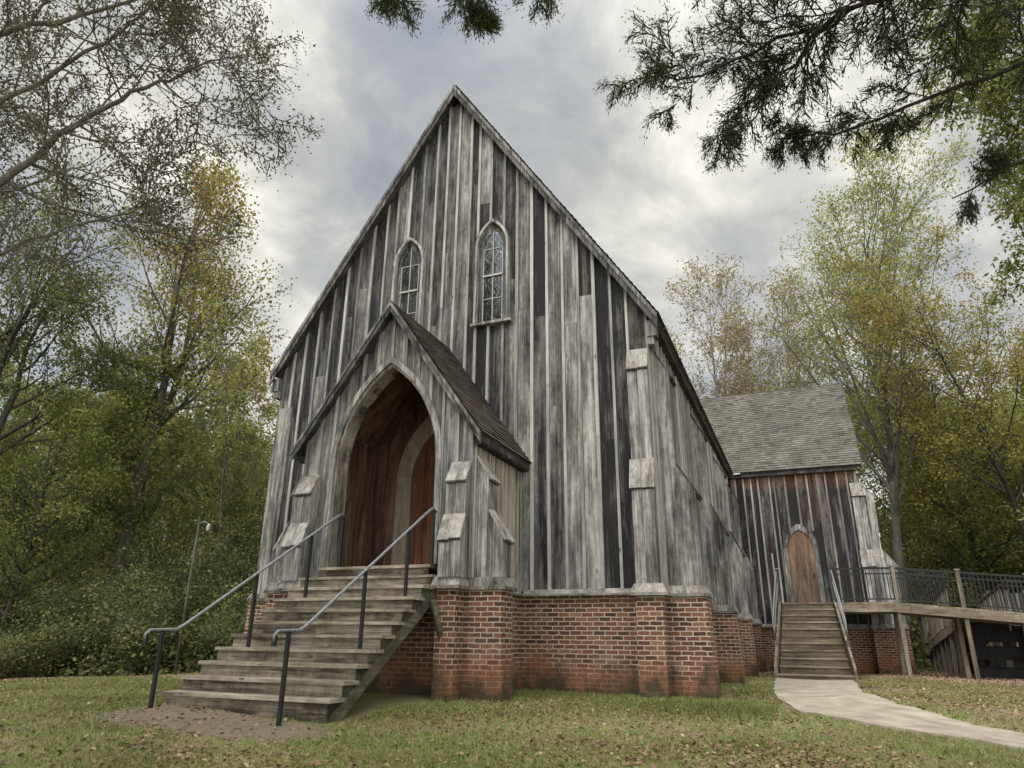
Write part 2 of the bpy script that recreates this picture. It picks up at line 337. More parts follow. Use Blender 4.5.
def ground_mat():
    b = NB('lawn_soil'); P = b.pos(); p = b.new('ShaderNodeSeparateXYZ'); b.l.new(P, p.inputs[0])
    n1 = b.noise(P, .55, 6, .65); n2 = b.noise(P, 3.5, 6, .75); n3 = b.noise(P, 30, 4, .75); n4 = b.noise(P, 90, 3, .7)
    grass = b.mix(b.ramp(n3, [(.3, 0), (.7, 1)]), (.08, .105, .03), (.25, .29, .09))
    grass = b.mix(b.ramp(n2, [(.42, 0), (.62, .75)]), grass, (.32, .28, .15))
    soil = b.mix(b.ramp(n4, [(.3, 0), (.7, 1)]), (.11, .075, .05), (.40, .29, .20))
    # bare and leaf-littered patches
    m = b.math('ADD', b.math('MULTIPLY', n1, .75), b.math('MULTIPLY', n2, .35))
    c = b.mix(b.ramp(m, [(.53, 0), (.62, .85)]), grass, soil)
    # forest floor beyond the lawn
    ln = b.math('ADD', b.math('MULTIPLY', p.outputs[0], -1.0), b.math('MULTIPLY', p.outputs[1], .35))
    f = b.ramp(b.math('ADD', b.math('MULTIPLY', ln, .1), b.math('MULTIPLY', n2, .25)), [(.95, 0), (1.0, 1)])
    c = b.mix(f, c, soil)
    rr = b.ramp(b.math('ADD', b.math('MULTIPLY', b.math('ADD', p.outputs[0], b.math('MULTIPLY', p.outputs[1], .35)), .1), b.math('MULTIPLY', n2, .2)), [(1.32/1.4*.99, 0), (.99, 1)])
    c = b.mix(rr, c, soil)
    b.bump(b.math('ADD', n3, n4), .8, .03); return b.done(c, .95)
M['ground'] = ground_mat()
g = np_mesh('ground', V, F, .5, 'ground'); tag(g, 'grassy ground with fallen leaves around the church', None, None, 'structure')
g.data.polygons.foreach_set('use_smooth', [True]*len(g.data.polygons))

# concrete path from the side stairs
LP = [(5.60, 8.2), (5.66, 6.3), (5.72, 4.4), (5.80, 2.6), (5.93, .9), (6.3, -.81), (6.91, -1.45), (7.74, -2.0), (8.64, -2.35), (10.2, -2.75), (13, -3.1)]
RP = [(7.40, 8.2), (7.38, 6.4), (7.34, 4.7), (7.32, 3.1), (7.42, 1.8), (7.7, .75), (8.05, .1), (8.45, -.6), (8.95, -1.05), (10.3, -1.35), (13, -1.7)]
pm = MB()
def lerp(a, b, t): return tuple(a[i]+(b[i]-a[i])*t for i in range(len(a)))
pl = []
for i in range(len(LP)-1):
    for j in range(5):
        a_, c_ = lerp(LP[i], LP[i+1], j/5), lerp(RP[i], RP[i+1], j/5); w1, w2 = .02*math.sin(i*2.3+j*1.9)+rnd(-.012, .012), .02*math.sin(i*3.1+j*1.4+2)+rnd(-.012, .012)
        pl.append(((a_[0]+w1, a_[1]+w1*.5), (c_[0]+w2, c_[1]+w2*.5)))
for i in range(len(pl)-1):
    for k in range(4):
        q = [lerp(*pl[i], k/4), lerp(*pl[i], (k+1)/4), lerp(*pl[i+1], (k+1)/4), lerp(*pl[i+1], k/4)]
        pm.poly([(x, y, g1(x, y)+.035) for x, y in reversed(q)])
    for sidei, sg in ((0, 1), (1, -1)):
        a, c = pl[i][sidei], pl[i+1][sidei]
        pm.poly([(*a, g1(*a)+.035), (*c, g1(*c)+.035), (*c, g1(*c)-.08), (*a, g1(*a)-.08)][::sg])
o = pm.build('path', 'concrete'); tag(o, 'pale concrete path curving from the side stairs', None, None, 'structure')

def on_path(x, y):
    """mask of points lying on the path"""
    r = np.zeros(len(x), bool)
    for i in range(len(LP)-1):
        q = [LP[i], RP[i], RP[i+1], LP[i+1]]; ins = np.ones(len(x), bool)
        for k in range(4):
            a, b_ = q[k], q[(k+1) % 4]; ins &= ((b_[0]-a[0])*(y-a[1])-(b_[1]-a[1])*(x-a[0])) <= .02
        ins2 = np.ones(len(x), bool)
        for k in range(4):
            a, b_ = q[k], q[(k+1) % 4]; ins2 &= ((b_[0]-a[0])*(y-a[1])-(b_[1]-a[1])*(x-a[0])) >= -.02
        r |= ins | ins2
    return r

# old brick landing pad before the front steps
pad = MB(); cx_, cy_ = .15, -5.72; npd = 72
def pad_edge(k):
    a = 2*math.pi*k/npd; sx_ = abs(math.cos(a))**.7*math.copysign(1, math.cos(a)); sy_ = abs(math.sin(a))**.7*math.copysign(1, math.sin(a))
    w_ = 1+.07*math.sin(3*a+1)+.045*math.sin(7*a+2)+.04*math.sin(17*a)+.03*math.sin(29*a+1)
    return cx_+1.5*sx_*w_, cy_+.66*sy_*w_
for k in range(npd):
    p, q = pad_edge(k), pad_edge((k+1) % npd)
    for s0, s1 in ((0, .33), (.33, .66), (.66, .95), (.95, 1)):
        P4 = [(cx_+(p[0]-cx_)*s0, cy_+(p[1]-cy_)*s0, s0), (cx_+(p[0]-cx_)*s1, cy_+(p[1]-cy_)*s1, s1), (cx_+(q[0]-cx_)*s1, cy_+(q[1]-cy_)*s1, s1), (cx_+(q[0]-cx_)*s0, cy_+(q[1]-cy_)*s0, s0)]
        if s0 == 0: P4 = P4[:3]
        pad.poly([(x, y, g1(x, y)+(.014 if t_ < 1 else -.01)) for x, y, t_ in P4])
def pad_mat():
    b = NB('pad_brick_earth'); P = b.pos(); br = b.new('ShaderNodeTexBrick'); b.l.new(P, br.inputs['Vector']); br.inputs['Scale'].default_value = 1
    br.inputs['Brick Width'].default_value = .21; br.inputs['Row Height'].default_value = .105; br.inputs['Mortar Size'].default_value = .008
    br.inputs['Color1'].default_value = (.11, .082, .058, 1); br.inputs['Color2'].default_value = (.17, .125, .088, 1); br.inputs['Mortar'].default_value = (.12, .09, .065, 1)
    n = b.noise(P, 5, 7, .75); n2 = b.noise(P, 40, 4, .7)
    c = b.mix(b.ramp(n, [(.35, .55), (.6, .97)]), br.outputs['Color'], b.mix(b.ramp(n2, [(.3, 0), (.7, 1)]), (.065, .052, .034), (.235, .19, .125)))
    b.bump(n2, .5, .02); return b.done(c, .95)
M['pad'] = pad_mat(); o = pad.build('landing_pad', 'pad'); tag(o, 'worn brick and earth pad at the foot of the front steps', None, None, 'structure')

# ------------------------------------------------------------------ church
church = empty('church', (0, 0, 0), 'old gothic board and batten wooden church with weathered grey siding on a red brick base', 'church')
HW = 4.38; ZE, ZA = 6.72, 13.80; OV = .20         # wall half width, roof edge height at |x|=4.58, roof apex
RS = (ZA-ZE)/4.58
def roof_z(x): return ZA-RS*abs(x)
ZB = 1.66                                            # bottom of boards
def gothic(a, s, t):
    """height of a pointed arch of half width a springing at s with its point at t"""
    h = t-s; R = (a*a+h*h)/(2*a)
    return lambda u: s+math.sqrt(max(0, R*R-(abs(u)+R-a)**2)) if abs(u) <= a else s
def arch_pts(a, s, t, base, n=12):
    f = gothic(a, s, t); h = t-s; R = (a*a+h*h)/(2*a); th = math.acos((R-a)/R)
    pts = [(-a, base), (-a, s)]
    for i in range(1, n+1):
        A = th*i/n; pts.append((-(R*math.cos(A)-(R-a)), s+R*math.sin(A)))
    return pts+[(-u, z) for u, z in reversed(pts[:-1])]
def arch_frame(mb, T, c, ai, ao, s, ti, to, base, w0, w1, tone=.6, n=12):
    P = arch_pts(ai, s, ti, base, n); Q = arch_pts(ao, s, to, base, n); sd_ = random.random()
    for i in range(len(P)-1):
        p0, p1, q0, q1 = P[i], P[i+1], Q[i], Q[i+1]
        tt = tone+.06*math.sin(i*2.1)
        if i == len(P)//2 or i == 1: sd_ = random.random()
        mb.hexa([T(c+p0[0], w0, p0[1]), T(c+q0[0], w0, q0[1]), T(c+q0[0], w1, q0[1]), T(c+p0[0], w1, p0[1]),
                 T(c+p1[0], w0, p1[1]), T(c+q1[0], w0, q1[1]), T(c+q1[0], w1, q1[1]), T(c+p1[0], w1, p1[1])], tone=tt, seed=sd_)
def boards(mb, T, edges, bot, top, tones=None, th=.028, nsub=2, batt=True, w0=0., jit=.010, bw=.058, base_tone=None, battone=(.5, .8), skipb=(), extop=None, holes=()):
    """vertical boards between edges, battens over the joints; each follows bot(u)..top(u)"""
    def strip(u0, u1, wf, z0f, z1f, tone, seed, n, ex=0.):
        us = [u0+(u1-u0)*i/n for i in range(n+1)]
        for i in range(n):
            a, b_ = us[i], us[i+1]; e = 1e-4
            za0, za1, zb0, zb1 = z0f(a+e), z1f(a+e), z0f(b_-e), z1f(b_-e)
            if za1 <= za0+.005 and zb1 <= zb0+.005: continue
            za1 = max(za1, za0+.002); zb1 = max(zb1, zb0+.002)
            if extop and za1 > extop[0]-.001 and za1-za0 > extop[1]:
                xv, dep = extop[2]*rnd(.75, 1), extop[1]*rnd(.6, 1.2); zm_ = za1-min(dep, za1-za0-.05); k = len(mb.v)
                mb.hexa([T(a, wf, zm_), T(b_, wf, zm_), T(b_, w0-.03, zm_), T(a, w0-.03, zm_), T(a, wf, za1), T(b_, wf, zb1), T(b_, w0-.03, zb1), T(a, w0-.03, za1)], tone=tone, seed=seed)
                for q_ in range(4): mb.t[k+4+q_] = (min(1, tone+.25), seed, xv, 1)
                za1 = zb1 = zm_
            mb.hexa([T(a, wf, za0), T(b_, wf, zb0), T(b_, w0-.03, zb0), T(a, w0-.03, za0), T(a, wf, za1), T(b_, wf, zb1), T(b_, w0-.03, zb1), T(a, w0-.03, za1)], tone=tone, seed=seed, ex=ex)
    def bstrip(*a):
        K0 = len(mb.t); strip(*a)
        for q_ in range(K0, len(mb.t)): mb.t[q_] = (*mb.t[q_][:3], .5)
    for i in range(len(edges)-1):
        u0, u1 = edges[i]+.0015, edges[i+1]-.0015
        t = tones[i] if tones and i < len(tones) and tones[i] is not None else None
        if t is None:
            t = (random.choice([.12, .3, .4, .45, .5, .55]) if base_tone is None else base_tone+rnd(-.16, .16),)
            if random.random() < .55:
                zm = (bot((u0+u1)/2)+top((u0+u1)/2))/2; t = (t[0], zm+rnd(-1.2, 1.2), min(.8, max(.06, t[0]+rnd(-.2, .2))))
        wf = w0+th+rnd(-jit, jit); n = nsub
        if len(t) == 1: strip(u0, u1, wf, bot, top, t[0], random.random(), n)
        else:
            zs = t[1]
            strip(u0, u1, wf, bot, lambda u: min(top(u), zs), t[2], random.random(), n)
            strip(u0, u1, wf+rnd(-.004, .004), lambda u: max(bot(u), zs+.004), top, t[0], random.random(), n)
    if batt:
        for i, e_ in enumerate(edges):
            if i in skipb: continue
            h = bw/2*rnd(.85, 1.15)
            a, b_ = e_-h, e_+h
            if i == 0: a, b_ = e_, e_+2*h
            if i == len(edges)-1: a, b_ = e_-2*h, e_
            tn = rnd(*battone); wf = w0+th+rnd(.026, .038); zt = None
            if random.random() < .3 and not any(abs(e_-h_[0]) < h_[1] for h_ in holes):
                zt = bot(e_)+(top(e_)-bot(e_))*rnd(.3, .7)
                bstrip(a, b_, wf, bot, lambda u: min(top(u), zt), tn+rnd(-.2, .1), random.random(), 1)
                bstrip(a, b_, wf, lambda u: max(bot(u), zt+.004), top, tn, random.random(), 1)
            else:
                hit = [h_ for h_ in holes if abs(e_-h_[0]) < h_[1]]
                if hit:
                    _, _, zl, zh = hit[0]
                    bstrip(a, b_, wf, bot, lambda u: min(top(u), zl), tn, random.random(), 1); bstrip(a, b_, wf, lambda u: max(bot(u), zh), top, tn, random.random(), 1)
                else: bstrip(a, b_, wf, bot, top, tn, random.random(), 1)
TF = lambda y0: (lambda u, w, z: (u, y0-w, z))            # faces -y
TR = lambda x0: (lambda u, w, z: (x0+w, u, z))            # faces +x, u along +y
TL = lambda x0: (lambda u, w, z: (x0-w, u, z))            # faces -x

# --- front gable siding
E_ = [-4.38, -4.12, -3.82, -3.48, -3.12, -2.79, -2.47, -2.13, -1.78, -1.50, -1.18, -.82, -.48, -.19, .10, .43, .66, .97, 1.30, 1.62, 1.96, 2.30, 2.64, 2.97, 3.30, 3.64, 3.95, 4.35]
TT = [(.34,), (.22,), (.14,), (.24, 6.6, .42), (.14,), (.06, 8.0, .14), (.1, 8.7, .42), (.1,), (.24,), (.56, 9.6, .22), (.12,), (.24,), (.12, 7.4, .5), (.30, 9.2, .38),
      (.5, 9.7, .40), (.08, 10.9, .12), (.6, 10.3, .06), (.10, 9.9, .24), (.10, 8.2, .42), (.40, 7.4, .54), (.0, 7.2, .34), (.40, 5.2, .44), (.62, 6.9, .52), (.1, 7.5, .64), (.02, 4.4, .08), (.06, 3.2, .0), (.22,)]
mb = MB()
boards(mb, TF(0), E_, lambda u: ZB+.02, lambda u: roof_z(u)-.16, TT, nsub=1, battone=(.55, .9), holes=[(1.055, .40, 7.17, 9.42), (-1.055, .40, 7.17, 9.42)])
mb.build('front_siding', 'wood', church)
# dark patched strip beneath the right window
# --- windows of the gable
def window(c, top_, sill, a, T, name='gable_window'):
    fr = MB(); s = top_-a*1.75; arch_frame(fr, T, c, a-.055, a, s, top_-.075, top_, sill+.04, .03, .17, .66)
    f = fr.build(name, 'wood', church)
    rv = MB(); arch_frame(rv, T, c, a-.165, a-.057, s, top_-.23, top_-.08, sill+.04, .03, .062, .32); rv.build('sash_frame', 'wood', f)
    gl = MB(); ai = a-.16; P = arch_pts(ai, s, top_-.20, sill+.05, 10); h = len(P)//2
    for i in range(h):
        p0, p1 = P[i], P[i+1]
        for sgn in (0,):
            gl.poly([T(c+p0[0], .042, p0[1]), T(c-p0[0], .042, p0[1]), T(c-p1[0], .042, p1[1]), T(c+p1[0], .042, p1[1])])
    gl.build('pane', 'glass', f)
    mu = MB(); fz = gothic(ai, s, top_-.20); zb = sill+.05
    mu.tbox(T, c-.009, c+.009, .044, .062, zb, top_-.22, tone=.7)
    zm = zb+(s-zb)*.62
    mu.tbox(T, c-ai, c+ai, .044, .082, zm-.02, zm+.02, tone=.5)
    for zz in (zb+(zm-zb)*.5, s-.02):
        hw = ai-.01 if zz < s else next(x/200 for x in range(200, 0, -1) if x/200 < ai and fz(x/200) > zz)
        mu.tbox(T, c-hw, c+hw, .046, .060, zz-.008, zz+.008, tone=.7)
    for q in (-1, 1):
        mu.tbox(T, c+q*(ai-.012)-.01, c+q*(ai-.012)+.01, .044, .060, zb, s, tone=.8)
    mu.build('glazing_bars', 'muntin', f)
    sl = MB(); sl.tbox(T, c-a-.06, c+a+.06, .03, .17, sill-.025, sill+.035, tone=.6); sl.build('sill', 'wood', f)
window(1.055, 9.76, 7.19, .40, TF(0)); window(-1.055, 9.76, 7.19, .40, TF(0))

# --- nave side walls (bays run back), rear wall
def evens(a, b, st): n = max(1, round((b-a)/st)); return [a+(b-a)*i/n+(rnd(-.03, .03) if 0 < i < n else 0) for i in range(n+1)]
YB = 26.0
mb = MB(); boards(mb, TR(HW-.03), evens(.02, 14.33, .36), lambda u: ZB-.02, lambda u: 6.86, nsub=1, base_tone=.4, battone=(.5, .95), bw=.065); mb.build('side_siding', 'wood', church)
mb = MB(); boards(mb, TR(HW-.03), evens(20.3, YB, .36), lambda u: ZB-.02, lambda u: 6.86, nsub=1, base_tone=.42); mb.build('side_siding', 'wood', church)
mb = MB(); boards(mb, TL(-HW+.03), evens(.02, YB, .36), lambda u: ZB-.02, lambda u: 6.86, nsub=1, base_tone=.42); mb.build('side_siding', 'wood', church)
mb = MB(); boards(mb, (lambda u, w, z: (u, YB+w, z)), evens(-HW, HW, .34), lambda u: ZB-.02, lambda u: roof_z(u)-.16, nsub=1, base_tone=.4); mb.build('rear_siding', 'wood', church)

# --- roofs
def shingle_slope(mb, O, du, ds, dn, LU, LS, expo=.145, tab=.3, t0=.0, tonef=None):
    """O eave-side corner; du along eave, ds up the slope, dn outward normal"""
    rows = int(LS/expo)+1; O = Vector(O); du = Vector(du); ds = Vector(ds); dn = Vector(dn)
    for r in range(rows):
        s0 = r*expo; s1 = min(LS, s0+expo+.05)
        if s0 >= LS-.02: break
        u = -rnd(0, tab)
        while u < LU:
            w = tab*rnd(.7, 1.3) ; a = max(0, u); b_ = min(LU, u+w-.006); u += w
            if b_-a < .02: continue
            tn = (random.choice([.30, .44, .48, .5, .54, .6])+rnd(-.04, .04)) ; n0 = .026+rnd(0, .010); js = rnd(-.004, .006)
            A = O+du*a+ds*(s0+js); B = O+du*b_+ds*(s0+js); C_ = O+du*b_+ds*s1; D_ = O+du*a+ds*s1
            k = len(mb.v); mb.v += [tuple(q) for q in (A+dn*n0, B+dn*n0, C_+dn*.003, D_+dn*.003, A, B)]; mb.t += [(tn, random.random(), 0, 1)]*4+[(.05, .5, 0, 1)]*2
            mb.f.append((k, k+1, k+2, k+3)); mb.f.append((k+4, k+5, k+1, k))
def gable_roof(P, xe, ze, za, y0, y1, mat, th=.10, tab=.3, expo=.145, name='roof', axis='y', cx=0, rake='wood_dark', rakew=.2, reartrim=True, fasc=.5):
    """P maps (across, along, z); xe half span at eave edge height ze (top of roof)"""
    run = xe; rise = za-ze; ls = math.hypot(run, rise); sx, sz = run/ls, rise/ls
    deck = MB(); top = MB()
    for q in (-1, 1):
        e = (q*xe, ze); r = (0, za)
        nx_, nz_ = q*sz*th, sx*th
        c = [(e[0]-nx_, e[1]-nz_), (e[0], e[1]), (0, za), (0, za-th/sx*1.0)]
        pts = []
        for y in (y0, y1):
            pts.append([P(u, y, z) for u, z in c])
        a, b_ = pts
        k = len(deck.v); deck.v += [tuple(p) for p in a+b_]; deck.t += [(.3, random.random(), 0, 1)]*8
        for f in ((0, 1, 2, 3), (7, 6, 5, 4), (0, 4, 5, 1), (1, 5, 6, 2), (3, 2, 6, 7), (0, 3, 7, 4)): deck.f.append(tuple(k+i for i in f))
        O = Vector(P(q*xe*1.004, y0-.015, ze-.03*0)); du = (Vector(P(0, 1, 0))-Vector(P(0, 0, 0))); ds = (Vector(P(0, 0, za))-Vector(P(q*xe, 0, ze))).normalized()
        dn = (Vector(P(q*sz, 0, sx))-Vector(P(0, 0, 0))).normalized()
        shingle_slope(top, O+dn*.004, du, ds, dn, y1-y0+.03, ls, expo, tab)
    d = deck.build(name, 'wood_dark', church)
    top.build('shingles', mat, d)
    rc = MB()
    y = y0
    while y < y1:
        yy = min(y1+.02, y+.28)
        for q in (-1, 1):
            rc.poly([P(0, y-.02, za+.035), P(0, yy, za+.028), P(q*.13*sx*1.4, yy, za+.028-.13*sz*1.4), P(q*.13*sx*1.4, y-.02, za+.035-.13*sz*1.4)], tone=rnd(.3, .6))
        y += .28
    rc.build('ridge_cap', mat, d)
    # barge boards on the rakes
    for yy, sg in ((y0, -1), (y1, 1)) if reartrim else ((y0, -1),):
        for q in (-1, 1):
            br = MB(); w = rakew; vz = w/sx
            A0, A1 = (q*xe*1.0, ze+.012), (0, za+.012)
            for (lo, hi, d0, d1, tn) in ((0, .42, .03, .055, fasc+.08), (.42, 1, .0, .03, fasc-.08)):
                br.hexa([P(A0[0], yy+sg*d0*0, A0[1]-vz*hi), P(A0[0], yy+sg*d1, A0[1]-vz*hi), P(0, yy+sg*d1, A1[1]-vz*hi), P(0, yy, A1[1]-vz*hi),
                         P(A0[0], yy, A0[1]-vz*lo-.002), P(A0[0], yy+sg*d1, A0[1]-vz*lo-.002), P(0, yy+sg*d1, A1[1]-vz*lo-.002), P(0, yy, A1[1]-vz*lo-.002)], tone=tn)
            br.build('barge_board', rake, d)
    return d
PY = lambda u, a, z: (u, a, z)
gable_roof(PY, 4.58, ZE, ZA, -.26, YB+.25, 'shingle', rakew=.165, rake='wood', fasc=.36, th=.075)
TX = 8.64; TY0, TY1 = 14.36, 20.26; TYC = (TY0+TY1)/2
gable_roof(lambda u, a, z: (a, TYC-u, z), TYC-14.06, 6.76, 10.86, 1.4, 8.86, 'shingle', rakew=.15, rake='wood_dark', reartrim=True, fasc=.3, tab=.2, expo=.13)
# left transept is hidden by the nave; a shorter mirror of the roof and walls closes the plan
PYC = lambda u, a, z: (u, a, z)
pr = gable_roof(PY, 1.93, 4.05, 6.80, -2.36, .02, 'shingle_old', rakew=.115, rake='wood', th=.05, tab=.22, expo=.12, reartrim=False, fasc=.36)
# eave boards and corner cornice returns
for q in (1, -1):
    mb = MB(); mb.box(min(q*4.36, q*4.52), max(q*4.36, q*4.52), -.05, 13.95, 6.60, 6.70, tone=.15); mb.build('soffit_board', 'wood_dark', church)
mb = MB(); mb.box(4.36, 8.66, 14.11, 14.36, 6.60, 6.71, tone=.12); mb.build('soffit_board', 'wood_dark', church)
for q in (1, -1):
    mb = MB(); mb.box(min(q*4.36, q*4.545), max(q*4.36, q*4.545), -.225, .0, 6.30, 6.62, tone=.45)
    mb.box(min(q*4.36, q*4.475), max(q*4.36, q*4.475), -.20, .0, 6.14, 6.298, tone=.45); mb.build('eave_return', 'wood', church)
# porch eave gutters boards
for q in (1, -1):
    mb = MB(); a, b_ = q*1.74, q*1.88
    mb.box(min(a, b_), max(a, b_), -2.2, -.02, 3.90, 4.0, tone=.15)
    mb.box(min(q*1.86, q*1.90), max(q*1.86, q*1.90), -2.33, -.02, 3.93, 4.03, tone=.3); mb.build('porch_eave_board', 'wood_dark', church)

# --- porch
PW = 1.72; PYF = -2.16; pz = lambda x: 6.80-(6.80-4.05)/1.93*abs(x)
fo = gothic(1.13, 3.72, 5.74)
mb = MB()
ed = [-1.72, -1.42, -1.13, -.86, -.58, -.29, 0, .29, .58, .86, 1.13, 1.42, 1.72]
boards(mb, TF(PYF), ed, lambda u: fo(u) if abs(u) < 1.129 else 1.72, lambda u: pz(u)-.12, [(.5,), (.42,), (.38,), (.45,), (.3,), (.48,), (.42,), (.35,), (.5,), (.3,), (.42,), (.5,)], nsub=5, battone=(.5, .7))
mb.build('porch_front_siding', 'wood', church)
for q, T in ((1, TR(PW-.03)), (-1, TL(-PW+.03))):
    mb = MB(); boards(mb, T, evens(PYF+.02, -.01, .20), lambda u: 1.66, lambda u: 3.95, nsub=1, base_tone=.4, battone=(.5, .75), bw=.045); mb.build('porch_side_siding', 'inside' if False else 'trimwood', church)
mb = MB(); arch_frame(mb, TF(PYF), 0, 1.045, 1.135, 3.72, 5.62, 5.745, 1.96, .03, .085, .6, 14); mb.build('porch_arch_trim', 'wood', church)
mb = MB(); arch_frame(mb, TF(PYF), 0, 1.0, 1.10, 3.72, 5.56, 5.69, 1.96, -.30, .028, .34, 14); mb.build('porch_arch_reveal', 'trimwood', church)
# inside the porch
for q in (-1, 1):
    mb = MB()
    T = (lambda u, w, z, q=q: (q*(1.45-w), u, z))
    boards(mb, T, evens(PYF+.1, -.06, .26), lambda u: 1.95, lambda u: 4.75, nsub=1, base_tone=.4, batt=False)
    mb.build('porch_lining', 'inside', church)
mb = MB()
for q in (-1, 1):
    for i in range(9):
        y0 = PYF+.06+i*.235
        A = (q*1.46, 4.55); B = (0, 6.15)
        mb.hexa([(A[0], y0, A[1]), (A[0], y0+.228, A[1]), (B[0], y0+.228, B[1]), (B[0], y0, B[1]), (A[0], y0, A[1]+.03), (A[0], y0+.228, A[1]+.03), (B[0], y0+.228, B[1]+.03), (B[0], y0, B[1]+.03)], tone=rnd(.3, .6))
mb.build('porch_ceiling', 'inside', church)
mb = MB(); boards(mb, TF(-.07), evens(-1.45, 1.45, .24), lambda u: 1.95, lambda u: 6.12-1.1*abs(u), nsub=1, base_tone=.35, batt=False); mb.build('porch_back_wall', 'inside', church)
mb = MB()
for i in range(10): mb.box(-1.44, 1.44, PYF+.02+i*.21, PYF+.22+i*.21, 1.88, 1.944, tone=rnd(.3, .5))
mb.build('porch_floor', 'step', church)
mb = MB(); arch_frame(mb, TF(-.1), 0, .60, .95, 3.85, 4.95, 5.38, 1.95, -.0, .12, .55, 14); dfr = mb.build('door_frame', 'tan', church)
f2 = gothic(.60, 3.85, 4.95)
for q in (-1, 1):
    mb = MB(); e0, e1 = (0.004, .595) if q > 0 else (-.595, -.004)
    boards(mb, TF(-.1), [e0+(e1-e0)*i/5 for i in range(6)], lambda u: 1.96, lambda u: f2(u)-.01, nsub=2, base_tone=.5, batt=False, jit=.002)
    dl = mb.build('door_leaf', 'door', dfr)

# --- porch & nave buttresses
def profile_solid(mb, T, u0, u1, prof, nb=2, tone=.55, base=1.75, tj=.08):
    """prof: list of (w,z) from bottom to top on the outer side"""
    us = [u0+(u1-u0)*i/nb for i in range(nb+1)]
    for i in range(nb):
        a, b_ = us[i]+(.0012 if i else 0), us[i+1]-(.0012 if i < nb-1 else 0); sd_ = random.random(); tn = tone+rnd(-tj, tj)
        for k in range(len(prof)-1):
            (w0, z0), (w1, z1) = prof[k], prof[k+1]
            if z1-z0 < 1e-4: continue
            mb.hexa([T(a, w0, z0), T(b_, w0, z0), T(b_, -.0, z0), T(a, -.0, z0), T(a, w1, z1), T(b_, w1, z1), T(b_, -.0, z1), T(a, -.0, z1)], tone=tn, seed=sd_)
def cap_on(parent, T, u0, u1, w_lo, z_lo, w_hi, z_hi, over=.035, th=.035, tone=.62, nb=2, name='cap', ext=.06, mat_='cap'):
    """sloping weathering board over a buttress set-off"""
    mb = MB(); d = Vector((w_lo-w_hi, z_lo-z_hi)); L_ = d.length; d.normalize(); n = Vector((-d.y, d.x)) if d.x > 0 else Vector((d.y, -d.x))
    if n.x < 0 and n.y < 0: n = -n
    lo = Vector((w_lo, z_lo))+d*ext; hi = Vector((w_hi, z_hi))
    us = [u0-over, *[u0+(u1-u0)*(i/nb)+rnd(-.02, .02) for i in range(1, nb)], u1+over]
    for i in range(nb):
        a, b_ = us[i]+.002, us[i+1]-.002; e = rnd(-.015, .015); t2 = th*rnd(.9, 1.15)
        l = lo+d*e
        c = [T(a, l.x, l.y), T(b_, l.x, l.y), T(b_, hi.x, hi.y), T(a, hi.x, hi.y)]
        l2, h2 = l+n*t2, hi+n*t2
        c += [T(a, l2.x, l2.y), T(b_, l2.x, l2.y), T(b_, h2.x, h2.y), T(a, h2.x, h2.y)]
        mb.hexa(c, tone=tone+rnd(-.1, .12))
        mb.hexa([T(a+.01, l.x-.004, l.y-.022), T(b_-.01, l.x-.004, l.y-.022), T(b_-.01, l.x-.03, l.y-.022), T(a+.01, l.x-.03, l.y-.022), T(a+.01, l.x-.004, l.y-.002), T(b_-.01, l.x-.004, l.y-.002), T(b_-.01, l.x-.03, l.y-.002), T(a+.01, l.x-.03, l.y-.002)], tone=0)
    return mb.build(name, mat_, parent)
def pier(T, u0, u1, w, h, name='brick_pier', batter=.06):
    mb = MB(); W_ = w+batter
    mb.hexa([T(u0, W_, -.35), T(u1, W_, -.35), T(u1, -.02, -.35), T(u0, -.02, -.35), T(u0, w, h), T(u1, w, h), T(u1, -.02, h), T(u0, -.02, h)])
    return mb.build(name, 'brick', church)
def skirt(parent, T, u0, u1, w, z0, z1, out_=.09, inn=.0, name='base_cap', over=.09, drop=.05, lo_w=-.0):
    """splayed water table board round the top of a pier"""
    mb = MB(); tn = rnd(.4, .65)
    a0, a1 = u0-over, u1+over
    mb.hexa([T(a0, w+out_, z0), T(a1, w+out_, z0), T(a1, lo_w, z0), T(a0, lo_w, z0), T(u0-.01, w+inn, z1), T(u1+.01, w+inn, z1), T(u1+.01, lo_w, z1), T(u0-.01, lo_w, z1)], tone=tn)
    mb.hexa([T(a0, w+out_, z0-drop), T(a1, w+out_, z0-drop), T(a1, lo_w, z0-drop), T(a0, lo_w, z0-drop), T(a0, w+out_, z0-.002), T(a1, w+out_, z0-.002), T(a1, lo_w, z0-.002), T(a0, lo_w, z0-.002)], tone=tn-.1)
    mb.build(name, 'cap', parent)
ZC = 1.60
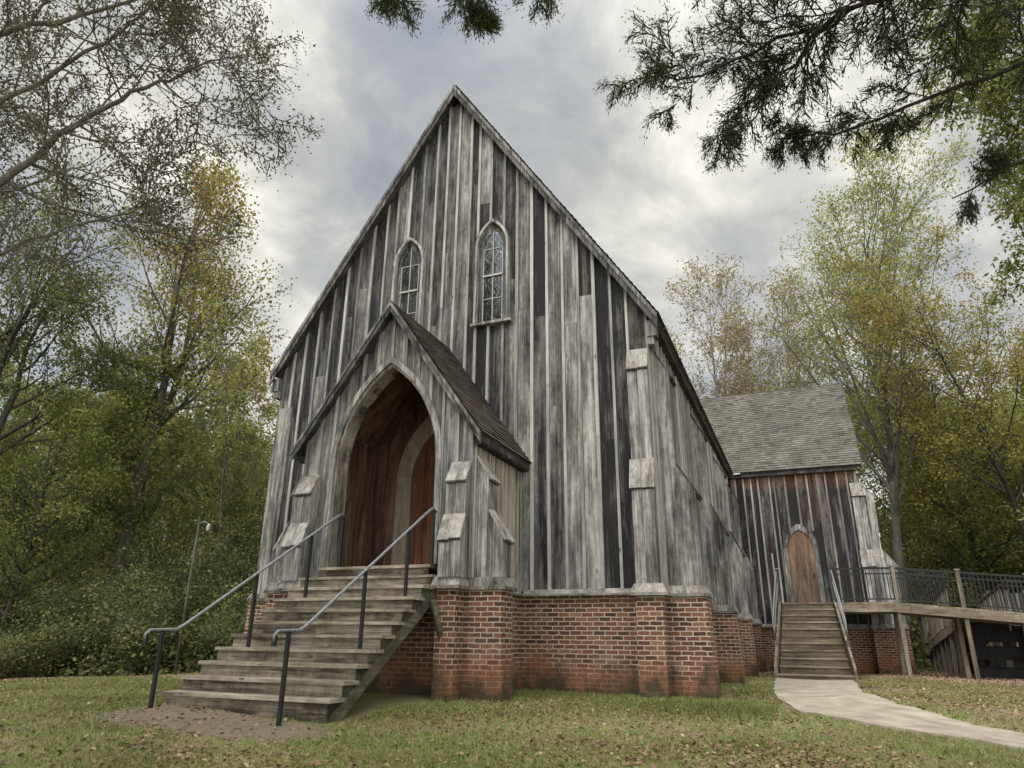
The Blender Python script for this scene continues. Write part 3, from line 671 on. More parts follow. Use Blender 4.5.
# main corners: one buttress forward, one sideways
for q in (1, -1):
    T = (lambda u, w, z, q=q: (q*u, -w, z))
    if q < 0: continue
    mb = MB(); profile_solid(mb, T, 3.94, 4.32, [(.33, ZC), (.31, 3.42), (.20, 3.92), (.20, 5.70), (.035, 6.12)], 2, .6); b0 = mb.build('front_buttress', 'wood', church)
    cap_on(b0, T, 3.94, 4.32, .31, 3.42, .19, 3.92); cap_on(b0, T, 3.96, 4.30, .20, 5.72, .035, 6.12)
    pier(T, 3.92, 4.38, .31, ZC-.06); skirt(b0, T, 3.92, 4.38, .33, ZC-.0, ZC+.15, name='base_cap')
    T2 = (lambda u, w, z, q=q: (q*(HW-.03+w), u, z))
    prof = [(.64, ZC), (.64, 3.32), (.33, 3.84), (.33, 5.56), (.0, 6.18)]
    for ys, up in ((.06, 0), (4.92, .15), (9.3, .15), (13.55, .15)):
        if q < 0 and ys > 1: pass
        pf = [(w, z if z < 3.4 else z+up) for w, z in prof]
        mb = MB(); profile_solid(mb, T2, ys, ys+.46, pf, 2, .5); b1 = mb.build('side_buttress', 'wood', church)
        cap_on(b1, T2, ys, ys+.46, .64, 3.32, .33, 3.84+up, over=.006, th=.03, tone=.25, mat_='wood_dark'); cap_on(b1, T2, ys, ys+.46, .33, 5.56+up, .02, 6.16+up, over=.006, th=.03, tone=.25, mat_='wood_dark')
        hh = ZC if ys < 1 else ZC-.07
        pier(T2, ys-.02, ys+.5, .68, hh-.06); skirt(b1, T2, ys-.02, ys+.5, .66, hh, hh+.13, out_=.07, over=.05)
mb = MB(); profile_solid(mb, TF(0), -4.42, -4.0, [(.07, ZC+.06), (.07, 5.9)], 2, .5); pl_ = mb.build('corner_board', 'wood', church)
pier((lambda u, w, z: (-u, -w, z)), 4.0, 4.5, .12, ZC-.06); skirt(pl_, (lambda u, w, z: (-u, -w, z)), 4.0, 4.45, .12, ZC, ZC+.1, out_=.06, over=.05)
# porch corners
for q in (1, -1):
    T = (lambda u, w, z, q=q: (q*u, PYF-w, z))
    mb = MB(); profile_solid(mb, T, 1.34, 1.70, [(.42, 1.72), (.40, 2.34), (.24, 2.70), (.24, 3.30), (.03, 3.62)], 2, .6); b0 = mb.build('porch_buttress', 'wood', church)
    cap_on(b0, T, 1.34, 1.70, .40, 2.34, .24, 2.70, over=.02, tone=.7); cap_on(b0, T, 1.36, 1.69, .24, 3.28, .04, 3.60, over=.02, tone=.7)
    pier(T, 1.27, 1.60, .27, 1.56, batter=.05); skirt(b0, T, 1.27, 1.66, .36, 1.60, 1.74, out_=.05, over=.05)
    T2 = (lambda u, w, z, q=q: (q*(PW+w), PYF+.04+u, z))
    mb = MB(); profile_solid(mb, T2, .0, .36, [(.52, 1.72), (.52, 2.36), (.26, 2.80), (.26, 3.34), (.0, 3.74)], 2, .6); b1 = mb.build('porch_side_buttress', 'wood', church)
    cap_on(b1, T2, 0, .36, .52, 2.36, .26, 2.80, over=.015); cap_on(b1, T2, 0, .36, .26, 3.34, .02, 3.72, over=.015)
    pier(T2, -.04, .40, .53, 1.56, batter=.03); skirt(b1, T2, -.04, .40, .54, 1.60, 1.74, out_=.06, over=.05)

# --- brick base walls
mb = MB(); mb.box(-4.36, 4.36, .02, .30, -.4, ZC-.02); mb.build('brick_base', 'brick', church)
for q in (1, -1):
    mb = MB(); a, b_ = q*4.34, q*4.06; mb.box(min(a, b_), max(a, b_), .31, YB, -.6, ZC-.03); mb.build('brick_base', 'brick', church)
    mb = MB(); a, b_ = q*1.70, q*1.45; mb.box(min(a, b_), max(a, b_), PYF+.03, .015, -.4, ZC-.02); mb.build('brick_base', 'brick', church)
mb = MB(); mb.box(-1.44, 1.44, PYF+.3, PYF+.5, -.4, ZC+.2); mb.build('brick_base', 'brick', church)
mb = MB(); mb.box(4.38, TX-.02, TY0+.03, TY0+.3, -.5, 1.42); mb.build('brick_base', 'brick', church)
mb = MB(); mb.box(TX-.3, TX-.025, TY0+.31, TY1-.3, -.5, 1.42); mb.build('brick_base', 'brick', church)
mb = MB(); mb.box(4.38, TX-.02, TY1-.29, TY1-.02, -.6, 1.42); mb.build('brick_base', 'brick', church)
mb = MB(); mb.box(-4.34, 4.34, YB-.3, YB-.02, -.9, ZC-.04); mb.build('brick_base', 'brick', church)
# --- water tables
def wtable(T, u0, u1, z0=ZC-.02, z1=ZC+.10, o_=.11, tone=.5):
    mb = MB(); n = max(1, int((u1-u0)/2.4)); 
    for i in range(n):
        a, b_ = u0+(u1-u0)*i/n, u0+(u1-u0)*(i+1)/n-.003
        mb.hexa([T(a, o_, z0), T(b_, o_, z0), T(b_, -.03, z0), T(a, -.03, z0), T(a, o_, z0+.035), T(b_, o_, z0+.035), T(b_, -.03, z0+.035), T(a, -.03, z0+.035)], tone=tone)
        mb.hexa([T(a, o_-.002, z0+.036), T(b_, o_-.002, z0+.036), T(b_, -.03, z0+.036), T(a, -.03, z0+.036), T(a, .03, z1), T(b_, .03, z1), T(b_, -.03, z1), T(a, -.03, z1)], tone=tone+.06)
    mb.build('water_table', 'cap', church)
wtable(TF(0), 1.80, 3.82); wtable(TF(0), -3.82, -1.80)
for q in (1, -1):
    wtable((lambda u, w, z, q=q: (q*(HW-.03+w), u, z)), .64, 4.8); wtable((lambda u, w, z, q=q: (q*(HW-.03+w), u, z)), 5.5, 9.2); wtable((lambda u, w, z, q=q: (q*(HW-.03+w), u, z)), 9.9, 13.4)
    wtable((lambda u, w, z, q=q: (q*(PW-.03+w), u, z)), -1.7, -.1)

# --- transept
TE = [4.36, 4.62, 4.90, 5.16, 5.41, 5.80, 5.96, 6.32, 6.70, 7.05, 7.38, 7.66, 8.03, 8.34, 8.64]
tt = [(.26,), (.02,), (.08,), (.0,), (.16,), (.02,), (.14,), (.0,), (.03,), (.05,), (.16,), (.0,), (.02,), (.12,)]
mb = MB(); boards(mb, TF(TY0), TE, lambda u: 1.48, lambda u: 6.66, tt, nsub=1, battone=(.42, .72), extop=(6.6, .65, .62), holes=[(6.57, .5, 1.5, 4.6)]); tw = mb.build('transept_siding', 'wood_eave', church)
mb = MB(); boards(mb, TR(TX-.03), evens(TY0+.02, TY1, .34), lambda u: 1.48, lambda u: 10.80-1.262*abs(u-TYC)-.05, nsub=1, base_tone=.35); mb.build('transept_siding', 'wood', church)
mb = MB(); boards(mb, (lambda u, w, z: (u, TY1+w, z)), evens(4.36, TX, .34), lambda u: 1.48, lambda u: 6.66, nsub=1, base_tone=.35); mb.build('transept_siding', 'wood', church)
wtable(TF(TY0), 4.5, 5.7, 1.40, 1.52); wtable(TF(TY0), 7.5, 8.4, 1.40, 1.52)
T = TF(TY0)
mb = MB(); profile_solid(mb, T, 8.42, 8.80, [(.34, 1.45), (.32, 3.36), (.22, 3.86), (.22, 5.72), (.04, 6.16)], 2, .55); b0 = mb.build('front_buttress', 'wood', church)
cap_on(b0, T, 8.42, 8.80, .32, 3.36, .20, 3.86); cap_on(b0, T, 8.44, 8.82, .22, 5.72, .04, 6.16)
T2 = lambda u, w, z: (TX-.03+w, u, z)
for ys in (TY0+.02, TY1-.5):
    mb = MB(); profile_solid(mb, T2, ys, ys+.44, [(.82, 1.45), (.82, 3.35), (.46, 3.88), (.50, 5.66), (.06, 6.25)], 2, .55); b1 = mb.build('side_buttress', 'wood', church)
    cap_on(b1, T2, ys, ys+.44, .82, 3.36, .46, 3.9, over=.01, th=.03); cap_on(b1, T2, ys, ys+.44, .50, 5.66, .06, 6.25, over=.01, th=.03)
    pier(T2, ys-.02, ys+.46, .84, 1.38)
    skirt(b1, T2, ys-.02, ys+.46, .83, 1.41, 1.52, out_=.05, over=.05)
pier(T, 8.40, 8.80, .33, 1.38); skirt(b0, T, 8.40, 8.80, .34, 1.41, 1.52, out_=.05, over=.05)
# transept door
DC, DB = 6.57, 2.10
mb = MB(); arch_frame(mb, T, DC, .43, .57, 3.98, 4.66, 4.86, DB, .03, .10, .45); df = mb.build('side_door_frame', 'wood', church)
f3 = gothic(.43, 3.98, 4.66); mb = MB()
boards(mb, T, [DC-.43+.86*i/5 for i in range(6)], lambda u: DB+.01, lambda u: f3(u-DC)-.002, [(.5,)]*5, nsub=2, batt=False, w0=.032, th=.02, jit=.003, extop=(3.5, 1.9, 1.0)); dl = mb.build('door_leaf', 'side_door', df)
mb = MB(); mb.tbox(T, DC+.30, DC+.34, .05, .085, 3.02, 3.16, tone=.3); mb.build('door_handle', 'metal_black', df)
# flashing at the valley
mb = MB(); mb.hexa([(4.45, 14.02, 6.70), (4.86, 14.02, 6.72), (4.62, 14.20, 6.86), (4.45, 14.2, 6.9), (4.45, 14.02, 6.74), (4.86, 14.02, 6.745), (4.62, 14.20, 6.90), (4.45, 14.2, 6.94)]); mb.build('flashing', 'galv', church)
# conduit running down the nave side
mb = MB(); mb.tube([(HW+.04, 14.2, 1.6), (HW+.06, 14.2, 6.6)], .045, 8, tone=.2); mb.build('downpipe', 'metal_black', church, True)

# ------------------------------------------------------------------ front steps
st = empty('front_steps', (0, -3.7, 0), 'wide weathered timber steps with two pipe handrails climbing to the church porch', 'steps')
RISE, RUN = .182, .271
def tread_z(i): return .124+(i-1)*RISE
for i in range(1, 12):
    z = tread_z(i); y = -5.04+(i-1)*RUN; hw = 1.31-.004*i if i < 11 else 1.08
    mb = MB(); d = RUN+.05 if i < 11 else .32
    zc = rnd(-.006, .006)
    mb.hexa([(-hw, y-.02, z-.045), (hw, y-.02+zc, z-.045), (hw, y+d, z-.045), (-hw, y+d, z-.045), (-hw, y-.02, z), (hw, y-.02+zc, z+zc), (hw, y+d, z+zc*.5), (-hw, y+d, z)], tone=rnd(.45, .7)); mb.build('tread', 'step', st)
    mb = MB(); zb = z-RISE-.0 if i > 1 else -.25
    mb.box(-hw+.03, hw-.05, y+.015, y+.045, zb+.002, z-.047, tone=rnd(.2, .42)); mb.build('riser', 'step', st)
for sx in (-1, 1):
    mb = MB()
    for i in range(1, 11):                              # carriage cut like a saw
        z = tread_z(i); y = -5.04+(i-1)*RUN
        mb.box(sx*1.20-.03, sx*1.20+.03, y+.05, y+RUN+.04, z-RISE-.14, z-.048, tone=.3)
    mb.build('carriage', 'mossy', st)
    mb = MB(); mb.beam((sx*1.22, -4.98, -.22), (sx*1.22, -2.36, 1.54), .05, .17, tone=.45); mb.build('stringer', 'mossy', st)
mb = MB(); mb.beam((1.30, -2.62, 1.38), (1.38, -2.45, .85), .05, .08, tone=.4)
mb.build('brace', 'mossy', st)
def rail(xs, parent):
    r = MB()
    xa, xb = xs
    f = lambda y: xa+(xb-xa)*(y+5.5)/3.0
    y1_ = -5.32; yt = -2.62; z1_ = .88; zt = 2.72
    pts = [(f(-5.72), -5.72, .74), (f(-5.72), -5.73, .82), (f(-5.68), -5.68, .865), (f(y1_), y1_, z1_), (f(y1_+.1), y1_+.1, z1_+.05), (f(yt), yt, zt), (f(yt)+.0, yt+.18, zt+.1), (f(yt), yt+.30, zt+.06)]
    r.tube(pts, .021, 8, tone=.5); rr = r.build('handrail', 'metal_grey', parent, True)
    for (y, tz) in ((-5.50, None), (-4.12, 4), (-3.12, 8), (-2.42, 11)):
        p = MB(); zb = g1(f(y), y)-.05 if tz is None else tread_z(tz)-.0
        zt_ = z1_-.02 if tz is None else z1_+.05+(y-y1_-.1)*(zt-z1_-.05)/(yt-y1_-.1)-.01
        zt_ = min(zt_, zt+.06)
        p.beam((f(y), y, zb), (f(y), y, zt_), .042, .042); p.build('rail_post', 'metal_black', parent)
    c = MB(); c.beam((f(-5.72), -5.72, .70), (f(-5.72), -5.72, .82), .05, .035); c.build('rail_end', 'metal_black', parent)
rail((-.98, -.62), st); rail((.98, 1.14), st)

# ------------------------------------------------------------------ side stairs and ramp
ss = empty('side_stairs', (6.56, 10, 0), 'narrow plank stairs with grey pipe handrails rising from the concrete path to the side door', 'stairs')
NS = 11; yA, yB_ = 8.3, 12.0; zT = 2.08
for i in range(NS):
    t = i/(NS-1); z = .12+(zT-.12)*t; y = yA+(yB_-yA)*t; hw = .86-.13*t; c = 6.54+.02*t
    if i == 0: hw += .06
    mb = MB(); mb.box(c-hw, c+hw, y-.02, y+.42, z-.04, z, tone=rnd(.45, .65)); mb.build('tread', 'deck', ss)
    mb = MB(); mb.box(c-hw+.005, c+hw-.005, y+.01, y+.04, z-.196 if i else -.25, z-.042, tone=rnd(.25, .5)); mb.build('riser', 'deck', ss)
for sx in (-1, 1):
    mb = MB(); a = (6.54+sx*.94, yA-.02); b_ = (6.56+sx*.79, yB_+.05)
    mb.hexa([(a[0]-.03, a[1], -.2), (a[0]+.03, a[1], -.2), (b_[0]+.03, b_[1], -.2+1.9), (b_[0]-.03, b_[1], 1.7), (a[0]-.03, a[1], .30), (a[0]+.03, a[1], .30), (b_[0]+.03, b_[1]-.02, 2.12), (b_[0]-.03, b_[1]-.02, 2.12)], tone=.5); mb.build('stringer', 'deck', ss)
    mb = MB(); mb.box(6.54+sx*.90-.045, 6.54+sx*.90+.045, 9.3, 9.39, 0, .95, tone=.5); mb.build('newel', 'post', ss)
    mb = MB(); X0 = 6.54+sx*.92; X1 = 6.56+sx*.80
    mb.tube([(X0, 9.35, .95), (X0, 9.34, 1.45), (X1, 11.9, 3.02), (X1, 12.1, 3.04), (X1, 12.1, 2.1)], .022, 8)
    mb.tube([(X0, 9.36, 1.12), (X1, 11.9, 2.66), (X1, 12.1, 2.7)], .018, 8)
    mb.build('handrail', 'metal_grey', ss, True)
mb = MB(); mb.tube([(5.72, 12.02, 1.6), (5.70, 12.02, 3.6)], .028, 8); mb.tube([(5.70, 12.02, 3.12), (5.9, 12.02, 3.12)], .02, 8); mb.build('standing_pipe', 'metal_grey', ss, True)

rp = empty('access_ramp', (11, 12.6, 0), 'raised timber wheelchair ramp with black metal railings at the right of the side door', 'ramp')
def rz(x): return 2.08 if x < 8.9 else 2.08-.098*(x-8.9)
XE = 15.5
# landing + front run deck boards
mb = MB(); x = 5.74
while x < 8.95: mb.box(x, x+.135, 12.02, 14.30, 2.04, 2.08, tone=rnd(.4, .65)); x += .14
while x < XE:
    mb.hexa([(x, 12.02, rz(x)-.04), (x+.135, 12.02, rz(x+.135)-.04), (x+.135, 13.5, rz(x+.135)-.04), (x, 13.5, rz(x)-.04), (x, 12.02, rz(x)), (x+.135, 12.02, rz(x+.135)), (x+.135, 13.5, rz(x+.135)), (x, 13.5, rz(x))], tone=rnd(.4, .65)); x += .14
mb.build('deck', 'deck', rp)
for yy in (12.0, 13.52):
    mb = MB(); mb.hexa([(7.34, yy-.02, 1.80), (8.9, yy-.02, 1.80), (8.9, yy+.02, 1.80), (7.34, yy+.02, 1.80), (7.34, yy-.02, 2.035), (8.9, yy-.02, 2.035), (8.9, yy+.02, 2.035), (7.34, yy+.02, 2.035)], tone=.5)
    mb.hexa([(8.903, yy-.022, 1.80), (XE, yy-.022, rz(XE)-.28), (XE, yy+.022, rz(XE)-.28), (8.903, yy+.022, 1.80), (8.903, yy-.022, 2.036), (XE, yy-.022, rz(XE)-.044), (XE, yy+.022, rz(XE)-.044), (8.903, yy+.022, 2.036)], tone=.45); mb.build('rim_joist', 'deck', rp)
for x in (9.06, 10.72, 12.38, 14.0):
    for yy, ph in ((12.09, 1), (13.45, 0)):
        mb = MB(); zt = rz(x)+(1.06 if ph else -.1)
        mb.beam((x, yy, -.25), (x, yy, zt), .105 if ph else .12, .105, up=(0, 1, 0), tone=rnd(.4, .6)); pp = mb.build('ramp_post', 'post', rp)
        if ph:
            c = MB(); c.hexa([(x-.07, yy-.07, zt), (x+.07, yy-.07, zt), (x+.07, yy+.07, zt), (x-.07, yy+.07, zt), (x-.07, yy-.07, zt+.035), (x+.07, yy-.07, zt+.035), (x+.07, yy+.07, zt+.035), (x-.07, yy+.07, zt+.035)], tone=.6); c.build('post_cap', 'post', pp)
def metal_panel(a, b_, h=1.0, y=None, n=None):
    a = Vector(a); b_ = Vector(b_); mb = MB(); up = Vector((0, 0, 1)); L_ = (b_-a).length; n = int(L_/.11)
    for hh, t in ((h, .045), (h-.16, .03), (.10, .03)): mb.beam(a+up*hh, b_+up*hh, .04, t*1.25)
    for i in range(n+1): p = a.lerp(b_, i/n); mb.beam(p+up*.10, p+up*h, .024, .024, up=(0, 1, 0))
    mb.build('railing_panel', 'metal_black', rp)
xs = [7.42, 9.0, 9.12, 10.66, 10.78, 12.32, 12.44, 13.94, 14.06, XE]
for i in range(0, 10, 2):
    metal_panel((xs[i], 12.09, rz(xs[i])), (xs[i+1], 12.09, rz(xs[i+1])))
for a, c in ((9.2, 10.6), (12.1, 13.9)): metal_panel((a, 13.47, rz(a)), (c, 13.47, rz(c)))
# run that turns back behind the first one, falling away from the viewer
def rz2(y): return 1.62-.093*(y-13.4)
for x_ in (10.62, 12.05):
    mb = MB(); mb.hexa([(x_-.02, 13.56, rz2(13.56)-.28), (x_+.02, 13.56, rz2(13.56)-.28), (x_+.02, 21.5, rz2(21.5)-.28), (x_-.02, 21.5, rz2(21.5)-.28), (x_-.02, 13.56, rz2(13.56)-.04), (x_+.02, 13.56, rz2(13.56)-.04), (x_+.02, 21.5, rz2(21.5)-.04), (x_-.02, 21.5, rz2(21.5)-.04)], tone=.8); mb.build('rim_joist', 'deck', rp)
    y = 13.9
    while y < 21.5:
        mb = MB(); mb.beam((x_, y, -.4), (x_+.07, y, rz2(y)-.29), .12, .12, up=(0, 1, 0), tone=rnd(.2, .5)); mb.build('ramp_post', 'post', rp); y += 1.05
    mb = MB(); mb.beam((x_, 13.6, rz2(13.6)+1.03), (x_, 21.5, rz2(21.5)+1.03), .09, .06, tone=.1)
    mb.build('guard_rail', 'wood_dark', rp)
    mb = MB(); y = 13.75
    while y < 21.5: mb.box(x_-.02, x_+.02, y, y+.13, rz2(y)+.02, rz2(y)+1.0, tone=rnd(.35, .7)); y += .40
    mb.build('guard_pickets', 'post', rp)
mb = MB(); y = 13.56
while y < 21.4:
    mb.hexa([(10.62, y, rz2(y)-.04), (12.07, y, rz2(y)-.04), (12.07, y+.135, rz2(y+.135)-.04), (10.62, y+.135, rz2(y+.135)-.04), (10.62, y, rz2(y)), (12.07, y, rz2(y)), (12.07, y+.135, rz2(y+.135)), (10.62, y+.135, rz2(y+.135))], tone=rnd(.4, .6)); y += .14
mb.build('deck', 'deck', rp)
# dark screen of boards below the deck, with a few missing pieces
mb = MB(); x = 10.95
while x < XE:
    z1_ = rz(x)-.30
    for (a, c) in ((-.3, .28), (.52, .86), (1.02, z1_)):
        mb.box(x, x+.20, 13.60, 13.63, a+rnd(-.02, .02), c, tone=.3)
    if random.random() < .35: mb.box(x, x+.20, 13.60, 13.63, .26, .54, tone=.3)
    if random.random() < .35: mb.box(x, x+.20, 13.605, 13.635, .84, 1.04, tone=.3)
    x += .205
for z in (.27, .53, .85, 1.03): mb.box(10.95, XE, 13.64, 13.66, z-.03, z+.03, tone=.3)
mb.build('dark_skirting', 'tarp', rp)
mb = MB(); mb.box(12.2, 16.5, 17.0, 17.05, -.4, 2.6, tone=.3)
x = 12.3
while x < 16.4: mb.box(x, x+.12, 16.95, 16.995, -.3, 2.7, tone=.5); x += .5
fe = mb.build('board_fence', 'wood_dark'); tag(fe, 'dark board fence standing behind the turn of the timber ramp', 'fence')

# ------------------------------------------------------------------ yard light pole
lp = empty('light_pole', (-8.2, 2.0, g1(-8.2, 2)), 'thin wooden pole with a small white lamp at the edge of the woods', 'light pole')
PX, PYY = -8.15, 1.7; lp.location = (PX, PYY, g1(PX, PYY)); z0 = g1(PX, PYY)
mb = MB(); mb.tube([(PX, PYY, z0-.2), (PX, PYY, z0+3.9)], [.04, .028], 8, tone=.35); mb.build('pole', 'bark', lp, True)
mb = MB(); mb.tube([(PX, PYY, z0+3.75), (PX+.15, PYY+.05, z0+3.82), (PX+.27, PYY+.08, z0+3.75)], .015, 6); mb.build('lamp_arm', 'metal_grey', lp, True)
mb = MB(); cx2, cy2 = PX+.27, PYY+.08
mb.tube([(cx2, cy2, z0+3.76), (cx2, cy2, z0+3.70), (cx2, cy2, z0+3.64), (cx2, cy2, z0+3.58), (cx2, cy2, z0+3.55)], [.02, .045, .055, .045, .02], 10); mb.build('lamp_globe', 'muntin', lp, True)

# ------------------------------------------------------------------ trees
def leaf_quads(P, size, aspect=.55, tone=None, jit=.35, hang=0.0, dirs=None):
    n = len(P); s = size*(1+RNG.uniform(-jit, jit, n))
    d = RNG.normal(size=(n, 3)) if dirs is None else dirs+RNG.normal(size=(n, 3))*.35
    d[:, 2] -= hang; d /= np.linalg.norm(d, axis=1)[:, None]
    r = np.cross(d, RNG.normal(size=(n, 3))); r /= np.linalg.norm(r, axis=1)[:, None]+1e-9
    w = (s*aspect/2)[:, None]*r; l = d*s[:, None]
    V = np.empty((n*4, 3)); V[0::4] = P; V[1::4] = P+l*.5+w; V[2::4] = P+l; V[3::4] = P+l*.5-w
    F = np.arange(n*4).reshape(n, 4)
    t = RNG.uniform(.15, .85, n) if tone is None else tone
    return V, F, np.repeat(t, 4)
def rot_about(v, ax, a): return Matrix.Rotation(a, 3, ax) @ v
def perp(d):
    r = d.cross(Vector((random.gauss(0, 1), random.gauss(0, 1), random.gauss(0, 1))))
    return r.normalized()
def grow(mb, tips, p, d, L_, r, lvl, prm):
    """branch with side shoots; tips collects (point, direction) where leaves may sit"""
    n = prm['seg'][min(lvl, len(prm['seg'])-1)]; pts = [p.copy()]; rad = [r]; dirs = [d.copy()]; q = p.copy(); dd = d.copy()
    for i in range(n):
        dd = (dd+Vector((random.gauss(0, 1), random.gauss(0, 1), random.gauss(0, 1)))*prm['wob']+Vector((0, 0, prm['up'][min(lvl, len(prm['up'])-1)]))/n).normalized()
        q = q+dd*(L_/n); pts.append(q.copy()); rad.append(max(prm.get('rmin', .006), r*(1-.85*(i+1)/n))); dirs.append(dd.copy())
    mb.tube(pts, rad, prm['sides'][min(lvl, len(prm['sides'])-1)], cap=False)
    if lvl >= prm['lv']:
        for i in range(1, n+1): tips.append((pts[i], dirs[i]))
        return
    k = prm['kids'][min(lvl, len(prm['kids'])-1)]
    for j in range(k):
        t = prm['from'][min(lvl, len(prm['from'])-1)]; t = t+(1-t)*(j+random.random())/k; t = min(t, .98); f = t*n; i = int(f); q = pts[i].lerp(pts[min(i+1, n)], f-i)
        a = math.radians(random.gauss(prm['ang'][min(lvl, len(prm['ang'])-1)], 9)); nd = rot_about(dirs[i], perp(dirs[i]), a)
        grow(mb, tips, q, nd.normalized(), L_*prm['len'][min(lvl, len(prm['len'])-1)]*(1-.45*t)*rnd(.75, 1.2), max(.008, rad[i]*.55), lvl+1, prm)
    tips.append((pts[-1], dirs[-1]))
DEF = dict(seg=[9, 5, 4, 3], wob=.09, up=[.1, .35, .2, .1], sides=[8, 5, 4, 3], kids=[13, 6, 4], ang=[48, 42, 45], len=[.42, .5, .55], lv=3, rmin=.010)
DEF['from'] = [.3, .2, .2]
def tree_mesh(seed, H, r, crown_from=.35, leafmat='leaf_green', bark='bark', per=7, leaf=.16, spread=.4, fork=None, lean=(0, 0), kids=13, ang=48, sub=(6, 4), up1=.35, sparse_top=False, clump=.45, lowshoots=0, hang=.3):
    random.seed(seed); prm = dict(DEF); prm['kids'] = [kids, *sub]; prm['len'] = [spread, .5, .55]; prm['from'] = [crown_from, .2, .2]; prm['ang'] = [ang, 42, 45]; prm['up'] = [.1, up1, .2, .1]
    mb = MB(); tips = []
    d0 = Vector((lean[0], lean[1], 1)).normalized()
    if fork:
        fz, nf, sp = fork
        base = [Vector((0, 0, -.3)), Vector((0, 0, 0))+d0*.3, d0*H*fz*.5+Vector((rnd(-.1, .1), rnd(-.1, .1), 0)), d0*H*fz]
        mb.tube(base, [r*1.35, r*1.05, r*.92, r*.82], 9, cap=False)
        a0 = rnd(0, 6.28)
        for k in range(nf):
            a = a0+k*2*math.pi/nf+rnd(-.4, .4); d = (d0+Vector((math.cos(a), math.sin(a), 0))*sp*rnd(.7, 1.2)).normalized()
            p2 = dict(prm); p2['from'] = [max(.12, (crown_from-fz)/(1-fz)), .2, .2]; p2['kids'] = [max(6, int(kids/nf*1.3)), *sub]; p2['up'] = [.25, up1, .2, .1]
            grow(mb, tips, d0*H*fz, d, H*(1-fz)*rnd(.85, 1.02), r*.62, 0, p2)
    else:
        mb.tube([Vector((0, 0, -.3)), d0*.35], [r*1.5, r*1.05], 8, cap=False)
        grow(mb, tips, d0*.3, d0, H, r, 0, prm)
    T_ = np.array([p for p, _ in tips], float)
    n = len(T_)*per; P = np.repeat(T_, per, axis=0)+RNG.normal(size=(n, 3))*clump*np.array([1, 1, .75])*(H/16)**.5*.6
    keep = RNG.uniform(size=n) < 1.0; P = P[keep]
    # neighbouring leaves share a tone: light and dark clumps
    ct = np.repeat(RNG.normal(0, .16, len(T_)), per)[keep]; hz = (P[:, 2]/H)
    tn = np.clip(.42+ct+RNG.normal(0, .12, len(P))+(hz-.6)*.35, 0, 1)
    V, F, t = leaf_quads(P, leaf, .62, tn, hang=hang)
    return mb, (V, F, t), leafmat, bark
PROTO = {}
def make_tree(name, spec, loc, rot=0, sc=1, label=None, group=None, cat='tree', kind='deciduous_tree'):
    if name in PROTO:
        tr, cr = PROTO[name]; e = empty(kind, loc, label, cat, group)
        for s_ in (tr, cr): c = s_.copy(); c.parent = e; COL.objects.link(c)
    else:
        mb, (V, F, t), lm, bk = tree_mesh(**spec); e = empty(kind, loc, label, cat, group)
        tr = mb.build('trunk', bk, None, True); tr.parent = e
        cr = np_mesh('crown', V, F, t, lm, e); PROTO[name] = (tr, cr)
    e.rotation_euler = (0, 0, rot); e.scale = (sc, sc, sc); return e
def at(x, y): return (x, y, g1(x, y)-.02)
# the tree that can be told apart
make_tree('A', dict(seed=3, H=17.2, r=.27, crown_from=.42, leafmat='leaf_olive', bark='bark', per=6, leaf=.125, spread=.55, fork=(.42, 2, .2), kids=22, ang=42, sub=(7, 4), up1=.6, clump=.5, lean=(.03, 0)), at(-14.9, 5), .4, 1,
          'tall forked tree with olive and orange leaves, highest of those left of the church')
make_tree('B', dict(seed=8, H=13.4, r=.22, crown_from=.34, leafmat='leaf_green', bark='bark_dark', per=5, leaf=.11, spread=.5, fork=(.36, 3, .25), kids=24, ang=38, sub=(7, 4), up1=.6, clump=.5), at(-14.6, -.4), 1.1, 1,
          'dark many-stemmed tree with thin greyish green foliage at the left edge of the lawn')
make_tree('C', dict(seed=12, H=15.6, r=.2, crown_from=.3, leafmat='leaf_olive', bark='bark', per=6, leaf=.17, spread=.34, kids=20, ang=45, sub=(6, 4), up1=.5), at(-17.2, 13), .9, 1,
          'yellowing tree whose rounded top shows just left of the church roof')
make_tree('R1', dict(seed=21, H=20.5, r=.24, crown_from=.28, leafmat='leaf_yellow', bark='bark', per=5, leaf=.14, spread=.50, kids=34, ang=40, sub=(8, 5), up1=.55, clump=.42, lean=(.07, 0)), at(9.9, 21.5), 0, 1,
          'tall spreading tree with yellow green leaves rising behind the transept roof')
make_tree('R2', dict(seed=33, H=17.6, r=.16, crown_from=.36, leafmat='leaf_olive', bark='bark_dark', per=7, leaf=.13, spread=.38, kids=26, ang=45, sub=(7, 4), up1=.6, lean=(.04, 0)), at(15.0, 20.5), 0, .82,
          'leaning dark-trunked tree with sparse orange leaves near the right edge')
thin = dict(seed=41, H=17, r=.11, crown_from=.3, leafmat='leaf_rust', bark='bark_pale', per=3, leaf=.125, spread=.24, kids=22, ang=35, sub=(5, 3), up1=.7, clump=.4)
for i, (x, y, s_, rr_) in enumerate([(3.1, 29, 1.18, 0), (5.2, 31, 1.22, 2), (6.4, 34, 1.25, 4), (1.6, 33, 1.32, 1), (8.2, 32, 1.12, 3), (4.2, 34, 1.2, 2.5), (7.2, 30.5, 1.1, 5), (2.4, 31, 1.05, 5.5), (5.8, 36, 1.3, .7)]):
    make_tree('thin', thin, at(x, y), rr_, s_, 'slender pale-stemmed tree with thin rusty leaves behind the church roof', 'thin trees behind the roof', kind='slender_tree')
